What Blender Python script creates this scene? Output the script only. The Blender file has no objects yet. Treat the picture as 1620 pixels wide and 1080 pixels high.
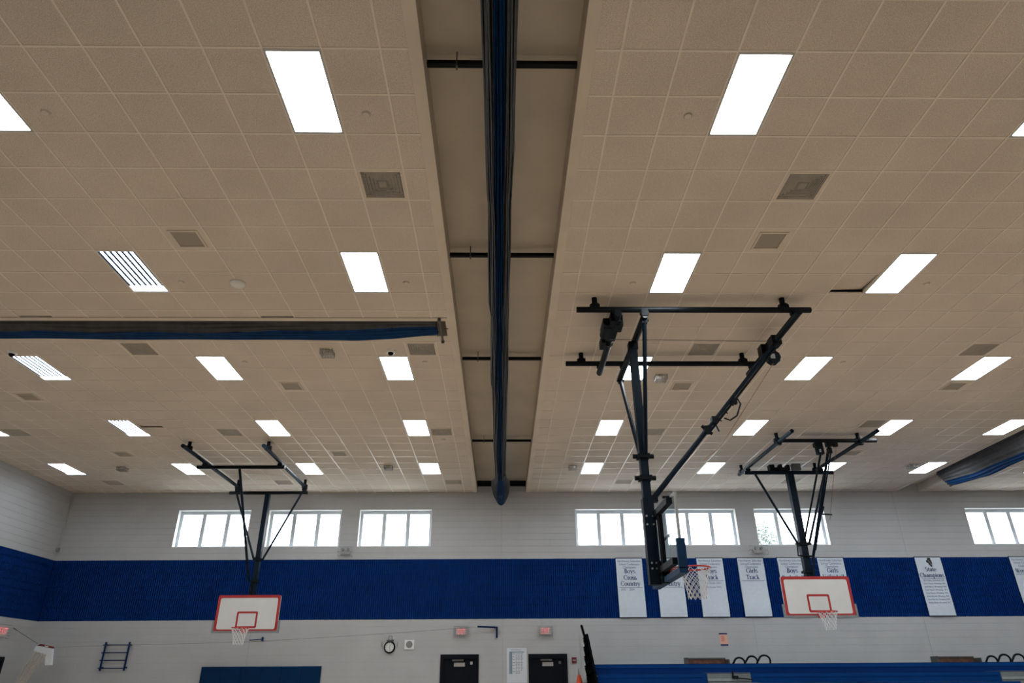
import bpy, bmesh, math, random
from mathutils import Vector, Matrix
random.seed(7)
S = bpy.context.scene
COL = S.collection
# ------------------------------------------------------------------ camera
cam = bpy.data.cameras.new('camera')
cam.sensor_width = 36.0
cam.lens = 24.194
cam.clip_end = 300
co = bpy.data.objects.new('camera', cam)
COL.objects.link(co)
def axes(pitch, yaw, roll):
    cp, sp, cy, sy = math.cos(pitch), math.sin(pitch), math.cos(yaw), math.sin(yaw)
    w = Vector((sy * cp, cy * cp, sp)); r = Vector((cy, -sy, 0)); u = r.cross(w)
    c, s = math.cos(roll), math.sin(roll)
    return c * r + s * u, -s * r + c * u, w
R_, U_, W_ = axes(0.461091, 0.017031, -0.006699)
CAM = Vector((0, 0, 1.541))
m = Matrix((R_, U_, -W_)).transposed().to_4x4()
m.translation = CAM
co.matrix_world = m
S.camera = co
# ------------------------------------------------------------------ world, exposure
LAMP = 9.0          # troffer lens radiance
SKYV = 4.4          # overcast sky radiance
w = bpy.data.worlds.new('world'); S.world = w; w.use_nodes = True
bg = w.node_tree.nodes['Background']
bg.inputs[0].default_value = (0.86, 0.94, 1.0, 1)
bg.inputs[1].default_value = SKYV
S.view_settings.view_transform = 'Standard'
S.view_settings.look = 'None'
S.view_settings.exposure = 1.43
S.view_settings.gamma = 1.0
S.view_settings.use_curve_mapping = False

# ------------------------------------------------------------------ materials
def lin(c):
    return tuple(((v / 255) / 12.92 if v <= 10 else (((v / 255) + .055) / 1.055) ** 2.4) for v in c)
def mat(name, rgb, rough=.6, metal=0, noise=0, scale=8, bump=0, bscale=None, spec=.5, lo=None, detail=3, stretch=None):
    m = bpy.data.materials.new(name); m.use_nodes = True
    nt = m.node_tree; b = nt.nodes['Principled BSDF']
    b.inputs['Base Color'].default_value = (*rgb, 1)
    b.inputs['Roughness'].default_value = rough
    b.inputs['Metallic'].default_value = metal
    b.inputs['Specular IOR Level'].default_value = spec
    g = nt.nodes.new('ShaderNodeNewGeometry')
    src = g.outputs['Position']
    if stretch:
        mp = nt.nodes.new('ShaderNodeMapping'); mp.inputs['Scale'].default_value = stretch
        nt.links.new(src, mp.inputs[0]); src = mp.outputs[0]
    if noise:
        n = nt.nodes.new('ShaderNodeTexNoise'); n.inputs['Scale'].default_value = scale; n.inputs['Detail'].default_value = detail
        nt.links.new(src, n.inputs['Vector'])
        r = nt.nodes.new('ShaderNodeValToRGB')
        r.color_ramp.elements[0].position = .3; r.color_ramp.elements[1].position = .7
        a = lo or tuple(c * (1 - noise) for c in rgb)
        r.color_ramp.elements[0].color = (*a, 1)
        r.color_ramp.elements[1].color = (*[min(1, c * (1 + noise * .6)) for c in rgb], 1)
        nt.links.new(n.outputs[0], r.inputs[0]); nt.links.new(r.outputs[0], b.inputs['Base Color'])
    if bump:
        n2 = nt.nodes.new('ShaderNodeTexNoise'); n2.inputs['Scale'].default_value = bscale or scale; n2.inputs['Detail'].default_value = 4
        nt.links.new(src, n2.inputs['Vector'])
        bp = nt.nodes.new('ShaderNodeBump'); bp.inputs['Strength'].default_value = bump; bp.inputs['Distance'].default_value = .02
        nt.links.new(n2.outputs[0], bp.inputs['Height']); nt.links.new(bp.outputs[0], b.inputs['Normal'])
    return m
def emis(name, rgb, st):
    m = bpy.data.materials.new(name); m.use_nodes = True; nt = m.node_tree
    nt.nodes.remove(nt.nodes['Principled BSDF'])
    e = nt.nodes.new('ShaderNodeEmission'); e.inputs[0].default_value = (*rgb, 1); e.inputs[1].default_value = st
    nt.links.new(e.outputs[0], nt.nodes['Material Output'].inputs[0])
    return m
def glass(name, tint, refl=.5):
    m = bpy.data.materials.new(name); m.use_nodes = True; nt = m.node_tree
    nt.nodes.remove(nt.nodes['Principled BSDF'])
    t = nt.nodes.new('ShaderNodeBsdfTransparent'); t.inputs[0].default_value = (*tint, 1)
    g = nt.nodes.new('ShaderNodeBsdfGlossy'); g.inputs['Roughness'].default_value = .03
    f = nt.nodes.new('ShaderNodeLayerWeight'); f.inputs[0].default_value = .5          # Schlick from |cos|, same for both faces
    pw = nt.nodes.new('ShaderNodeMath'); pw.operation = 'POWER'; pw.inputs[1].default_value = 5
    mu = nt.nodes.new('ShaderNodeMath'); mu.operation = 'MULTIPLY_ADD'; mu.inputs[1].default_value = refl; mu.inputs[2].default_value = .03
    mx = nt.nodes.new('ShaderNodeMixShader')
    nt.links.new(f.outputs[1], pw.inputs[0]); nt.links.new(pw.outputs[0], mu.inputs[0]); nt.links.new(mu.outputs[0], mx.inputs[0])
    nt.links.new(t.outputs[0], mx.inputs[1]); nt.links.new(g.outputs[0], mx.inputs[2])
    nt.links.new(mx.outputs[0], nt.nodes['Material Output'].inputs[0])
    return m
def tile_mat():
    m = mat('ceiling_tile', (.5, .42, .34), .95, spec=.1)
    nt = m.node_tree; b = nt.nodes['Principled BSDF']; g = nt.nodes.new('ShaderNodeNewGeometry')
    n = nt.nodes.new('ShaderNodeTexNoise'); n.inputs['Scale'].default_value = 125; n.inputs['Detail'].default_value = 3
    n.inputs['Roughness'].default_value = .7
    nb = nt.nodes.new('ShaderNodeTexNoise'); nb.inputs['Scale'].default_value = .9; nb.inputs['Detail'].default_value = 2
    r = nt.nodes.new('ShaderNodeValToRGB')
    r.color_ramp.elements[0].position = .36; r.color_ramp.elements[0].color = (.50, .44, .37, 1)
    r.color_ramp.elements[1].position = .62; r.color_ramp.elements[1].color = (.90, .805, .70, 1)
    rb = nt.nodes.new('ShaderNodeValToRGB')
    rb.color_ramp.elements[0].position = .3; rb.color_ramp.elements[0].color = (.9, .9, .9, 1)
    rb.color_ramp.elements[1].position = .7; rb.color_ramp.elements[1].color = (1, 1, 1, 1)
    mx = nt.nodes.new('ShaderNodeMix'); mx.data_type = 'RGBA'; mx.blend_type = 'MULTIPLY'; mx.inputs[0].default_value = 1
    nt.links.new(g.outputs['Position'], n.inputs['Vector']); nt.links.new(g.outputs['Position'], nb.inputs['Vector'])
    nt.links.new(n.outputs[0], r.inputs[0]); nt.links.new(nb.outputs[0], rb.inputs[0])
    nt.links.new(r.outputs[0], mx.inputs[6]); nt.links.new(rb.outputs[0], mx.inputs[7])
    nt.links.new(mx.outputs[2], b.inputs['Base Color'])
    bp = nt.nodes.new('ShaderNodeBump'); bp.inputs['Strength'].default_value = .35; bp.inputs['Distance'].default_value = .01
    nt.links.new(n.outputs[0], bp.inputs['Height']); nt.links.new(bp.outputs[0], b.inputs['Normal'])
    return m
M = dict(
    tile=tile_mat(),
    grid=mat('grid_paint', (.82, .745, .65), .28, noise=.05, scale=3),
    trim=mat('soffit_board', (.70, .62, .52), .7, noise=.06, scale=2),
    recess=mat('recess_board', (.62, .55, .46), .8, noise=.08, scale=1.5),
    deck=mat('plenum_deck', (.05, .05, .05), .9, noise=.2),
    block=mat('painted_block', (.452, .46, .472), .75, noise=.05, scale=1.3, bump=.15, bscale=60),
    mortar=mat('mortar_joint', (.36, .37, .385), .85, noise=.08, scale=12),
    blue=mat('blue_block_paint', (.0010, .026, .155), .8, spec=.06, noise=.15, scale=2.2, bump=.1, bscale=70),
    bluedark=mat('blue_block_slot', (.0005, .006, .05), .9, spec=.05, noise=.1),
    floor=mat('maple_floor', (.64, .50, .355), .35, noise=.25, scale=3, stretch=(1, .12, 1), detail=6),
    white=mat('white_paint', (.78, .78, .77), .5, noise=.04, scale=4),
    reveal=mat('window_reveal', (.78, .79, .78), .6, noise=.04, scale=4),
    alu=mat('grey_window_frame', (.58, .63, .68), .5, noise=.06, scale=5),  # flare over the backlit bars is put into this paler tone
    matte=mat('matte_black', (.004, .005, .006), 1.0, noise=.3, scale=9, spec=0),
    black=mat('black_steel', (.004, .006, .008), .5, spec=.12, noise=.25, scale=9),
    navy=mat('navy_steel', (.004, .011, .021), .55, spec=.12, noise=.2, scale=7),
    steel=mat('zinc_bolt', (.45, .47, .5), .35, metal=.8, noise=.1),
    gunmetal=mat('dark_hanger', (.10, .105, .10), .5, metal=.4, noise=.15),
    cblue=mat('blue_curtain', (.002, .033, .115), .7, spec=.15, noise=.25, scale=6, bump=.2, bscale=20),
    cgrey=mat('grey_curtain', (.068, .069, .073), .8, spec=.15, noise=.2, scale=6, bump=.2, bscale=20),
    board=mat('white_backboard', (.70, .71, .70), .4, noise=.03, scale=3),
    red=mat('red_border', (.42, .02, .02), .45, noise=.1, scale=6),
    rim=mat('red_rim', (.55, .035, .03), .4, noise=.12, scale=12),
    pad=mat('grey_pad', (.23, .24, .245), .6, noise=.08, scale=8),
    bluepad=mat('blue_pad', (.005, .035, .095), .55, spec=.2, noise=.12, scale=8),
    net=mat('net_cord', (.72, .74, .76), .8, noise=.08, scale=20),
    glass=glass('window_glass', (.97, .98, .99)),
    bglass=glass('backboard_glass', (.88, .94, .96), .55),
    lens=emis('troffer_lens', (.90, .96, 1.0), LAMP),
    tube=emis('lamp_tube', (.86, .94, 1.0), LAMP * .6),
    exitred=emis('exit_letters', (1, .16, .17), .42),
    exitface=mat('exit_face', (.62, .60, .58), .5, noise=.05),
    troffer=mat('troffer_rim', (.5, .5, .5), .4, noise=.05),
    reflector=mat('lamp_reflector', (.03, .075, .15), .6, spec=.1, noise=.05),
    vent=mat('vent_metal', (.62, .57, .50), .5, noise=.08, scale=8),
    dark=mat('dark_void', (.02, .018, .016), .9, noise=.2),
    panel=mat('speaker_mesh', (.36, .32, .265), .8, noise=.1, scale=200),
    banner=mat('banner_cloth', (.62, .69, .77), .8, noise=.04, scale=9, bump=.15, bscale=14),
    ink=mat('banner_ink', (.022, .065, .19), .7, noise=.1),
    inkpale=mat('banner_small_ink', (.06, .11, .22), .7, noise=.1),
    blackink=mat('black_ink', (.012, .014, .016), .7, noise=.1),
    door=mat('navy_door', (.005, .007, .012), .6, spec=.1, noise=.15, scale=3),
    plate=mat('aluminium_plate', (.42, .41, .40), .45, noise=.08, scale=20),
    firered=mat('alarm_red', (.13, .008, .012), .4, noise=.1),
    orange=mat('cone_orange', (.75, .07, .01), .5, noise=.1),
    pink=mat('faded_orange_paper', (.75, .42, .33), .8, noise=.08, scale=30),
    paper=mat('poster_paper', (.62, .66, .72), .7, noise=.03),
    tint=mat('poster_blue', (.20, .28, .34), .7, noise=.06, scale=30),
    tintgrey=mat('poster_grey', (.26, .27, .31), .7, noise=.1, scale=60),
    bluetape=mat('blue_tape', (.008, .03, .14), .6, noise=.1),
    steelblue=mat('blue_rail_steel', (.004, .022, .09), .5, spec=.12, noise=.15),
    mat_=mat('wall_mat_vinyl', (.002, .026, .085), .6, spec=.08, noise=.12, scale=3),
    seat=mat('bleacher_blue', (.002, .05, .22), .55, spec=.08, noise=.1, scale=2),
    seatdark=mat('bleacher_skirt', (.002, .032, .17), .6, spec=.08, noise=.1),
    step=mat('step_plastic', (.20, .22, .22), .6, noise=.12, scale=15),
    stepedge=mat('step_nosing', (.33, .35, .35), .5, noise=.1),
    wood=mat('brown_board', (.13, .055, .032), .6, noise=.5, scale=7),
    cordnet=mat('cream_net', (.55, .52, .47), .85, noise=.15, scale=25),
    band=mat('white_net_band', (.72, .75, .78), .7, noise=.1, scale=30),
    wire=mat('guard_wire', (.33, .34, .35), .4, metal=.5, noise=.1),
    cable=mat('thin_cable', (.13, .12, .11), .6, noise=.1),
    hcable=mat('hoist_cable', (.30, .17, .10), .6, noise=.1),
    leaf=mat('tree_leaf', (.07, .10, .08), .6, noise=.3, scale=2),
    bark=mat('tree_bark', (.08, .06, .045), .9, noise=.3, scale=9),
    bounce_ground=mat('pale_bounce_ground', (.36, .36, .34), .9, noise=.3, scale=.7),  # unseen ground, made pale to throw daylight up through the windows
)

# ------------------------------------------------------------------ mesh helpers
WL = {}                     # world location of every object used as a parent
class MB:
    def __init__(s): s.v = []; s.f = []; s.mi = []; s.k = 0
    def mi_(s, k): s.k = k; return s
    def add(s, vs, fs):
        o = len(s.v); s.v += [tuple(p) for p in vs]
        for f in fs: s.f.append(tuple(i + o for i in f)); s.mi.append(s.k)
        return s
    def box(s, x0, x1, y0, y1, z0, z1):
        return s.add([(x0, y0, z0), (x1, y0, z0), (x1, y1, z0), (x0, y1, z0), (x0, y0, z1), (x1, y0, z1), (x1, y1, z1), (x0, y1, z1)],
                     [(3, 2, 1, 0), (4, 5, 6, 7), (0, 1, 5, 4), (1, 2, 6, 5), (2, 3, 7, 6), (3, 0, 4, 7)])
    def cbox(s, c, d): return s.box(c[0] - d[0] / 2, c[0] + d[0] / 2, c[1] - d[1] / 2, c[1] + d[1] / 2, c[2] - d[2] / 2, c[2] + d[2] / 2)
    def tube(s, pts, r, n=10, cap=True, r2=None, flat=None):
        P = [Vector(p) for p in pts]; N = len(P); rings = []
        for i, p in enumerate(P):
            t = (P[min(i + 1, N - 1)] - P[max(i - 1, 0)]).normalized()
            a = Vector((0, 0, 1)) if abs(t.z) < .9 else Vector((1, 0, 0))
            if i == 0: x = t.cross(a).normalized()
            else: x = (px - t * px.dot(t)).normalized()
            y = t.cross(x); px = x
            rr = r if r2 is None else r + (r2 - r) * i / max(1, N - 1)
            rings.append([p + (x * math.cos(2 * math.pi * (k + .5) / n) + y * math.sin(2 * math.pi * (k + .5) / n)) * rr for k in range(n)])
        vs = [v for rg in rings for v in rg]; fs = []
        for i in range(N - 1):
            for k in range(n):
                k2 = (k + 1) % n
                fs.append((i * n + k, i * n + k2, (i + 1) * n + k2, (i + 1) * n + k))
        if cap: fs += [tuple(range(n))[::-1], tuple((N - 1) * n + k for k in range(n))]
        return s.add(vs, fs)
    def sq(s, p, q, w):      # square bar
        return s.tube([p, q], w / math.sqrt(2), 4)
    def prism(s, poly, y0, y1, axis='y'):
        n = len(poly)
        def P(a, b, t): return {'y': (a, t, b), 'x': (t, a, b), 'z': (a, b, t)}[axis]
        vs = [P(a, b, y0) for a, b in poly] + [P(a, b, y1) for a, b in poly]
        return s.add(vs, [tuple(range(n)), tuple(range(n, 2 * n))[::-1]] + [(i, (i + 1) % n + 0, (i + 1) % n + n, i + n)[::-1] for i in range(n)])
    def torus(s, c, R, r, n=32, k=8, axis='z'):
        pts = []
        for i in range(n):
            a = 2 * math.pi * i / n
            for j in range(k):
                b = 2 * math.pi * j / k
                x, y, z = (R + r * math.cos(b)) * math.cos(a), (R + r * math.cos(b)) * math.sin(a), r * math.sin(b)
                if axis == 'y': x, y, z = x, z, y
                pts.append((c[0] + x, c[1] + y, c[2] + z))
        return s.add(pts, [(i * k + j, ((i + 1) % n) * k + j, ((i + 1) % n) * k + (j + 1) % k, i * k + (j + 1) % k) for i in range(n) for j in range(k)])
    def lathe(s, c, prof, n=20, axis='z', sgn=1):
        vs = []
        for r, h in prof:
            for k in range(n):
                a = 2 * math.pi * k / n
                if axis == 'z': vs.append((c[0] + r * math.cos(a), c[1] + r * math.sin(a), c[2] + h * sgn))
                else: vs.append((c[0] + r * math.cos(a), c[1] + h * sgn, c[2] + r * math.sin(a)))
        m_ = len(prof)
        return s.add(vs, [(i * n + k, i * n + (k + 1) % n, (i + 1) * n + (k + 1) % n, (i + 1) * n + k) for i in range(m_ - 1) for k in range(n)])
    def build(s, name, mats, parent=None, smooth=False, world=True, stuff=False):
        if not isinstance(mats, (list, tuple)): mats = [mats]
        off = WL[parent.name] if (parent is not None and world) else Vector((0, 0, 0))
        me = bpy.data.meshes.new(name)
        me.from_pydata([(x - off[0], y - off[1], z - off[2]) for x, y, z in s.v], [], s.f)
        for k in mats: me.materials.append(M[k])
        me.polygons.foreach_set('material_index', s.mi)
        bm = bmesh.new(); bm.from_mesh(me); bmesh.ops.recalc_face_normals(bm, faces=bm.faces); bm.to_mesh(me); bm.free()
        if smooth: me.polygons.foreach_set('use_smooth', [True] * len(me.polygons))
        return link(name, me, parent, stuff)
def link(name, me, parent=None, stuff=False, loc=None):
    o = bpy.data.objects.new(name, me); COL.objects.link(o)
    if parent is not None:
        o.parent = parent; WL[o.name] = WL[parent.name] + (Vector(loc) if loc else Vector((0, 0, 0)))
    else: WL[o.name] = Vector(loc) if loc else Vector((0, 0, 0))
    if loc: o.location = loc
    if stuff: o['kind'] = 'stuff'
    return o
def thing(name, label, cat, loc=(0, 0, 0), group=None, kind=None):
    o = bpy.data.objects.new(name, None); COL.objects.link(o); o.location = loc; WL[o.name] = Vector(loc)
    o.empty_display_size = .2
    return tag(o, label, cat, group, kind)
def tag(o, label, cat, group=None, kind=None):
    o['label'] = label; o['category'] = cat
    if group: o['group'] = group
    if kind: o['kind'] = kind
    return o
def copy_thing(src, loc, label):
    r = src.copy(); COL.objects.link(r); r.location = loc; r['label'] = label
    for ch in list(src.children):
        c = ch.copy(); COL.objects.link(c); c.parent = r
        for g in ch.children:
            d = g.copy(); COL.objects.link(d); d.parent = c
    return r
B = lambda *a: MB().box(*a)

# lettering ---------------------------------------------------------
_fc = {}
def text(s, size, x, y, z, mt, parent, name='lettering', width=None, thick=0):
    """flat print, upright, facing -Y, centred on (x, z)"""
    if s not in _fc:
        cu = bpy.data.curves.new('lettering', 'FONT'); cu.body = s; cu.size = 1; cu.align_x = 'CENTER'; cu.align_y = 'CENTER'
        cu.resolution_u = 3
        o = bpy.data.objects.new('lettering', cu); COL.objects.link(o)
        dg = bpy.context.evaluated_depsgraph_get()
        me = bpy.data.meshes.new_from_object(o.evaluated_get(dg))
        _fc[s] = ([tuple(v.co) for v in me.vertices], [tuple(p.vertices) for p in me.polygons])
        bpy.data.objects.remove(o); bpy.data.curves.remove(cu); bpy.data.meshes.remove(me)
    vs, fs = _fc[s]
    if not vs: return None
    sx = size
    if width:
        w_ = max(v[0] for v in vs) - min(v[0] for v in vs); sx = width / w_
    return MB().add([(x + v[0] * sx, y, z + v[1] * size) for v in vs], fs).build(name, mt, parent)
T_, t_ = .19, .075
def _l(x1, y1, x2, y2, w): return ('l', x1, y1, x2, y2, w)
def _a(cx, cy, rx, ry, a0, a1): return ('a', cx, cy, rx, ry, a0, a1)
def stem(x, y0, y1, b=True, tp=True):
    r = [_l(x, y0, x, y1, T_)]
    if b: r.append(_l(x - .19, y0 + .035, x + .19, y0 + .035, t_))
    if tp: r.append(_l(x - .18, y1 - .035, x + .06, y1 - .035, t_))
    return r
GL = {
 'B': (stem(.22, 0, 1) + [_a(.3, .75, .28, .24, -90, 90), _a(.3, .27, .36, .26, -90, 90)], .8),
 'o': ([_a(.32, .33, .27, .34, 0, 360)], .64), 'c': ([_a(.3, .33, .26, .34, 50, 310)], .56),
 'e': ([_a(.3, .33, .26, .34, 0, 315), _l(.08, .34, .54, .34, t_)], .6),
 'y': ([_l(.12, .66, .36, .02, T_), _l(.58, .66, .24, -.28, t_), _l(0, .63, .26, .63, t_), _l(.46, .63, .68, .63, t_), _l(.1, -.26, .26, -.26, .1)], .68),
 's': ([_a(.26, .49, .18, .17, 30, 270), _a(.26, .17, .2, .17, -150, 90)], .52),
 'S': ([_a(.33, .74, .24, .25, 30, 270), _a(.33, .26, .26, .26, -150, 90)], .68),
 'C': ([_a(.44, .5, .38, .5, 45, 315), _l(.76, .68, .76, 1, t_)], .84),
 'G': ([_a(.44, .5, .38, .5, 45, 315), _l(.76, .68, .76, 1, t_)] + stem(.74, .08, .45, False), .9),
 'r': (stem(.18, 0, .66) + [_a(.36, .42, .17, .22, 40, 150)], .5),
 'u': (stem(.16, .2, .66, False) + stem(.52, 0, .66) + [_a(.34, .2, .18, .18, 180, 360)], .72),
 'n': (stem(.18, 0, .66) + stem(.54, 0, .45, True, False) + [_a(.36, .42, .18, .22, 0, 180)], .74),
 'h': (stem(.18, 0, 1) + stem(.54, 0, .45, True, False) + [_a(.36, .42, .18, .22, 0, 180)], .74),
 'm': (stem(.18, 0, .66) + stem(.54, 0, .45, True, False) + stem(.9, 0, .45, True, False) + [_a(.36, .42, .18, .22, 0, 180), _a(.72, .42, .18, .22, 0, 180)], 1.1),
 't': ([_l(.2, .1, .2, .86, T_), _l(.02, .63, .42, .63, t_), _a(.32, .16, .13, .15, 180, 330)], .46),
 'T': (stem(.4, 0, 1, True, False) + [_l(.02, .96, .78, .96, t_), _l(.04, .74, .04, 1, t_), _l(.76, .74, .76, 1, t_)], .8),
 'a': ([_a(.25, .19, .18, .19, 0, 360), _l(.46, 0, .46, .5, T_), _a(.29, .46, .17, .19, 0, 150)], .62),
 'k': (stem(.18, 0, 1) + [_l(.24, .28, .52, .63, t_), _l(.3, .38, .56, 0, T_)], .7),
 'i': (stem(.18, 0, .66) + [_l(.18, .8, .18, .98, T_)], .38), 'l': (stem(.18, 0, 1), .38),
 'p': (stem(.18, -.3, .66) + [_a(.32, .33, .25, .34, -140, 140)], .68),
 'b': (stem(.18, 0, 1) + [_a(.32, .33, .25, .34, -140, 140)], .68),
 'g': ([_a(.28, .4, .2, .26, 0, 360), _a(.28, -.12, .22, .16, 0, 360)], .58),
 'W': ([_l(.1, 1, .34, 0, T_), _l(.54, 1, .36, 0, t_), _l(.5, 1, .74, 0, T_), _l(.98, 1, .76, 0, t_), _l(0, .97, .22, .97, t_), _l(.86, .97, 1.08, .97, t_)], 1.08),
 'V': ([_l(.12, 1, .42, 0, T_), _l(.74, 1, .42, 0, t_), _l(0, .97, .26, .97, t_), _l(.6, .97, .86, .97, t_)], .86),
 ' ': ([], .35)}
def serif(s, cap, x, y, z, mt, parent):
    mb = MB(); w_ = sum(GL[c][1] for c in s); ox = -w_ / 2
    for c in s:
        for st in GL[c][0]:
            if st[0] == 'l':
                _, x1, y1, x2, y2, wd = st
                d = Vector((x2 - x1, y2 - y1)); n = Vector((-d.y, d.x)).normalized() * wd / 2
                q = [(x1 + n.x, y1 + n.y), (x2 + n.x, y2 + n.y), (x2 - n.x, y2 - n.y), (x1 - n.x, y1 - n.y)]
                mb.add([(x + (ox + a) * cap, y, z + (b - .4) * cap) for a, b in q], [(0, 1, 2, 3)])
            else:
                _, cx, cy, rx, ry, a0, a1 = st
                k = max(6, int(abs(a1 - a0) / 22)); vs = []
                for i in range(k + 1):
                    a = math.radians(a0 + (a1 - a0) * i / k); wd = t_ + (T_ - t_) * abs(math.cos(a))
                    for sg in (1, -1):
                        vs.append((x + (ox + cx + (rx + sg * wd / 2) * math.cos(a)) * cap, y, z + (cy - .4 + (ry + sg * .09 / 2) * math.sin(a)) * cap))
                mb.add(vs, [(2 * i, 2 * i + 1, 2 * i + 3, 2 * i + 2) for i in range(k)])
        ox += GL[c][1]
    return mb.build('lettering', mt, parent)

# ================================================================== ROOM SHELL
HC, D, XL, XR, YF = 7.315, 23.02, -14.27, 27.0, -1.0
TOP = 8.2
fl = tag(B(XL - .4, XR + .4, YF - .4, D + .4, -.1, 0).build('floor', 'floor'), 'varnished maple gym floor below the frame', 'floor', kind='structure')
Z0, MZ, MX = .145, .2, .4                       # block courses
WIN = [(-10.656, -8.27), (-7.68, -5.28), (-4.69, -2.30), (2.45, 4.84), (5.43, 7.82), (8.43, 10.81), (15.57, 17.96)]
WZ0, WZ1 = 5.545, 6.745
DOORS = [(-1.806, -.72), (.867, 1.966)]; DZ = 2.305
BZ0, BZ1 = 3.345, 5.145
def subtract(a0, a1, cuts):
    out = [(a0, a1)]
    for c0, c1 in cuts:
        nx = []
        for p, q in out:
            if c1 <= p or c0 >= q: nx.append((p, q)); continue
            if c0 > p: nx.append((p, c0))
            if c1 < q: nx.append((c1, q))
        out = nx
    return out
wall = MB()
wall.box(XL - .4, XR + .4, D + .012, D + .33, BZ1 - 1.6, WZ0)
xs = XL - .4
for a, b in WIN: wall.box(xs, a, D + .012, D + .33, WZ0, WZ1); xs = b
wall.box(xs, XR + .4, D + .012, D + .33, WZ0, WZ1)
wall.box(XL - .4, XR + .4, D + .012, D + .33, WZ1, TOP)
xs = XL - .4
for a, b in DOORS: wall.box(xs, a, D + .012, D + .33, 0, DZ); xs = b
wall.box(xs, XR + .4, D + .012, D + .33, 0, DZ); wall.box(XL - .4, XR + .4, D + .012, D + .33, DZ, BZ1 - 1.6)
wall_back = tag(wall.build('wall_back', 'mortar'), 'far painted block wall with a blue ribbed band and high windows', 'wall', kind='structure')
wall_left = tag(B(XL - .33, XL - .012, YF, D + .03, 0, TOP).build('wall_left', 'mortar'), 'left painted block wall with the same blue band', 'wall', kind='structure')
wall_right = tag(B(XR, XR + .3, YF, D + .03, 0, TOP).build('wall_right', 'block'), 'right painted block wall outside the frame', 'wall', kind='structure')
wall_front = tag(B(XL - .3, XR + .3, YF - .3, YF, 0, TOP).build('wall_front', 'block'), 'painted block wall behind the viewer', 'wall', kind='structure')

def block_mesh(mb, u0, u1, z0, z1, ribbed, face):
    """one block whose face looks along -Y (face='y') or +X (face='x'); built at plane 0"""
    g = .0019
    def bx(a0, a1, d0, d1, b0, b1):
        if face == 'y': mb.box(a0, a1, D + d0, D + d1, b0, b1)
        else: mb.box(XL - d1, XL - d0, a0, a1, b0, b1)
    if not ribbed:
        bx(u0 + .0003, u1 - .0003, 0, .032, z0 + g, z1 - g)
    else:
        mb.mi_(1); bx(u0 - .003, u1 + .003, .012, .034, z0 - .002, z1 + .002); mb.mi_(0)
        n = max(1, round((u1 - u0) / (MX / 6))); st = (u1 - u0) / n
        for i in range(n): bx(u0 + i * st + .0075, u0 + (i + 1) * st - .0075, 0, .03, z0 + .005, z1 - .005)
def lay_blocks(u_lo, u_hi, face, parent, cuts_win, cuts_door, pick_plain, pick_rib):
    rest, restb = MB(), MB(); seen = {}
    k = -1
    while True:
        z0 = Z0 + k * MZ; z1 = z0 + MZ; k += 1
        if z0 >= HC + .35: break
        z0 = max(z0, 0)
        rib = BZ0 - .01 < z0 < BZ1 - .01
        u = math.floor(u_lo / MX) * MX + (MX / 2 if k % 2 else 0) - MX
        while u < u_hi:
            a, b = max(u, u_lo), min(u + MX, u_hi); u += MX
            if b - a < .008: continue
            cuts = []
            if z0 > WZ0 - .01 and z1 < WZ1 + .01: cuts = cuts_win
            if z0 < DZ - .06: cuts = cuts_door
            for p, q in subtract(a, b, cuts):
                if q - p < .008: continue
                full = abs(q - p - MX) < 1e-4 and abs(z1 - z0 - MZ) < 1e-4
                cx = (p + q) / 2; pk = (pick_rib if rib else pick_plain)(cx, (z0 + z1) / 2)
                if full and pk:
                    nm = 'ribbed_block' if rib else 'wall_block'
                    if nm not in seen:
                        mb = MB(); block_mesh(mb, p, q, z0, z1, rib, face)
                        o = mb.build(nm, ['blue', 'bluedark'] if rib else 'block', parent); seen[nm] = (o, p, z0)
                    else:
                        o0, p0, zz = seen[nm]
                        o = o0.copy(); COL.objects.link(o)
                        o.location = (p - p0, 0, z0 - zz) if face == 'y' else (0, p - p0, z0 - zz)
                else:
                    block_mesh(restb if rib else rest, p, q, z0, z1, rib, face)
    rest.build('wall_blocks', 'block', parent, stuff=True)
    restb.build('ribbed_blocks', ['blue', 'bluedark'], parent, stuff=True)
B(XL - .02, XL + .02, D - .001, D + .02, BZ0 - .003, BZ1 + .003).build('corner_block', 'bluedark', wall_back)
lay_blocks(XL, XR, 'y', wall_back, WIN, DOORS,
           lambda u, z: 1.95 < z < 3.3 and -8.9 < u < 7.3, lambda u, z: -8.0 < u < 5.2)
lay_blocks(YF, D, 'x', wall_left, [], [(20.95, 21.92)],
           lambda u, z: u > 19.4 and 1.5 < z < 7.3, lambda u, z: u > 18.2)
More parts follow.
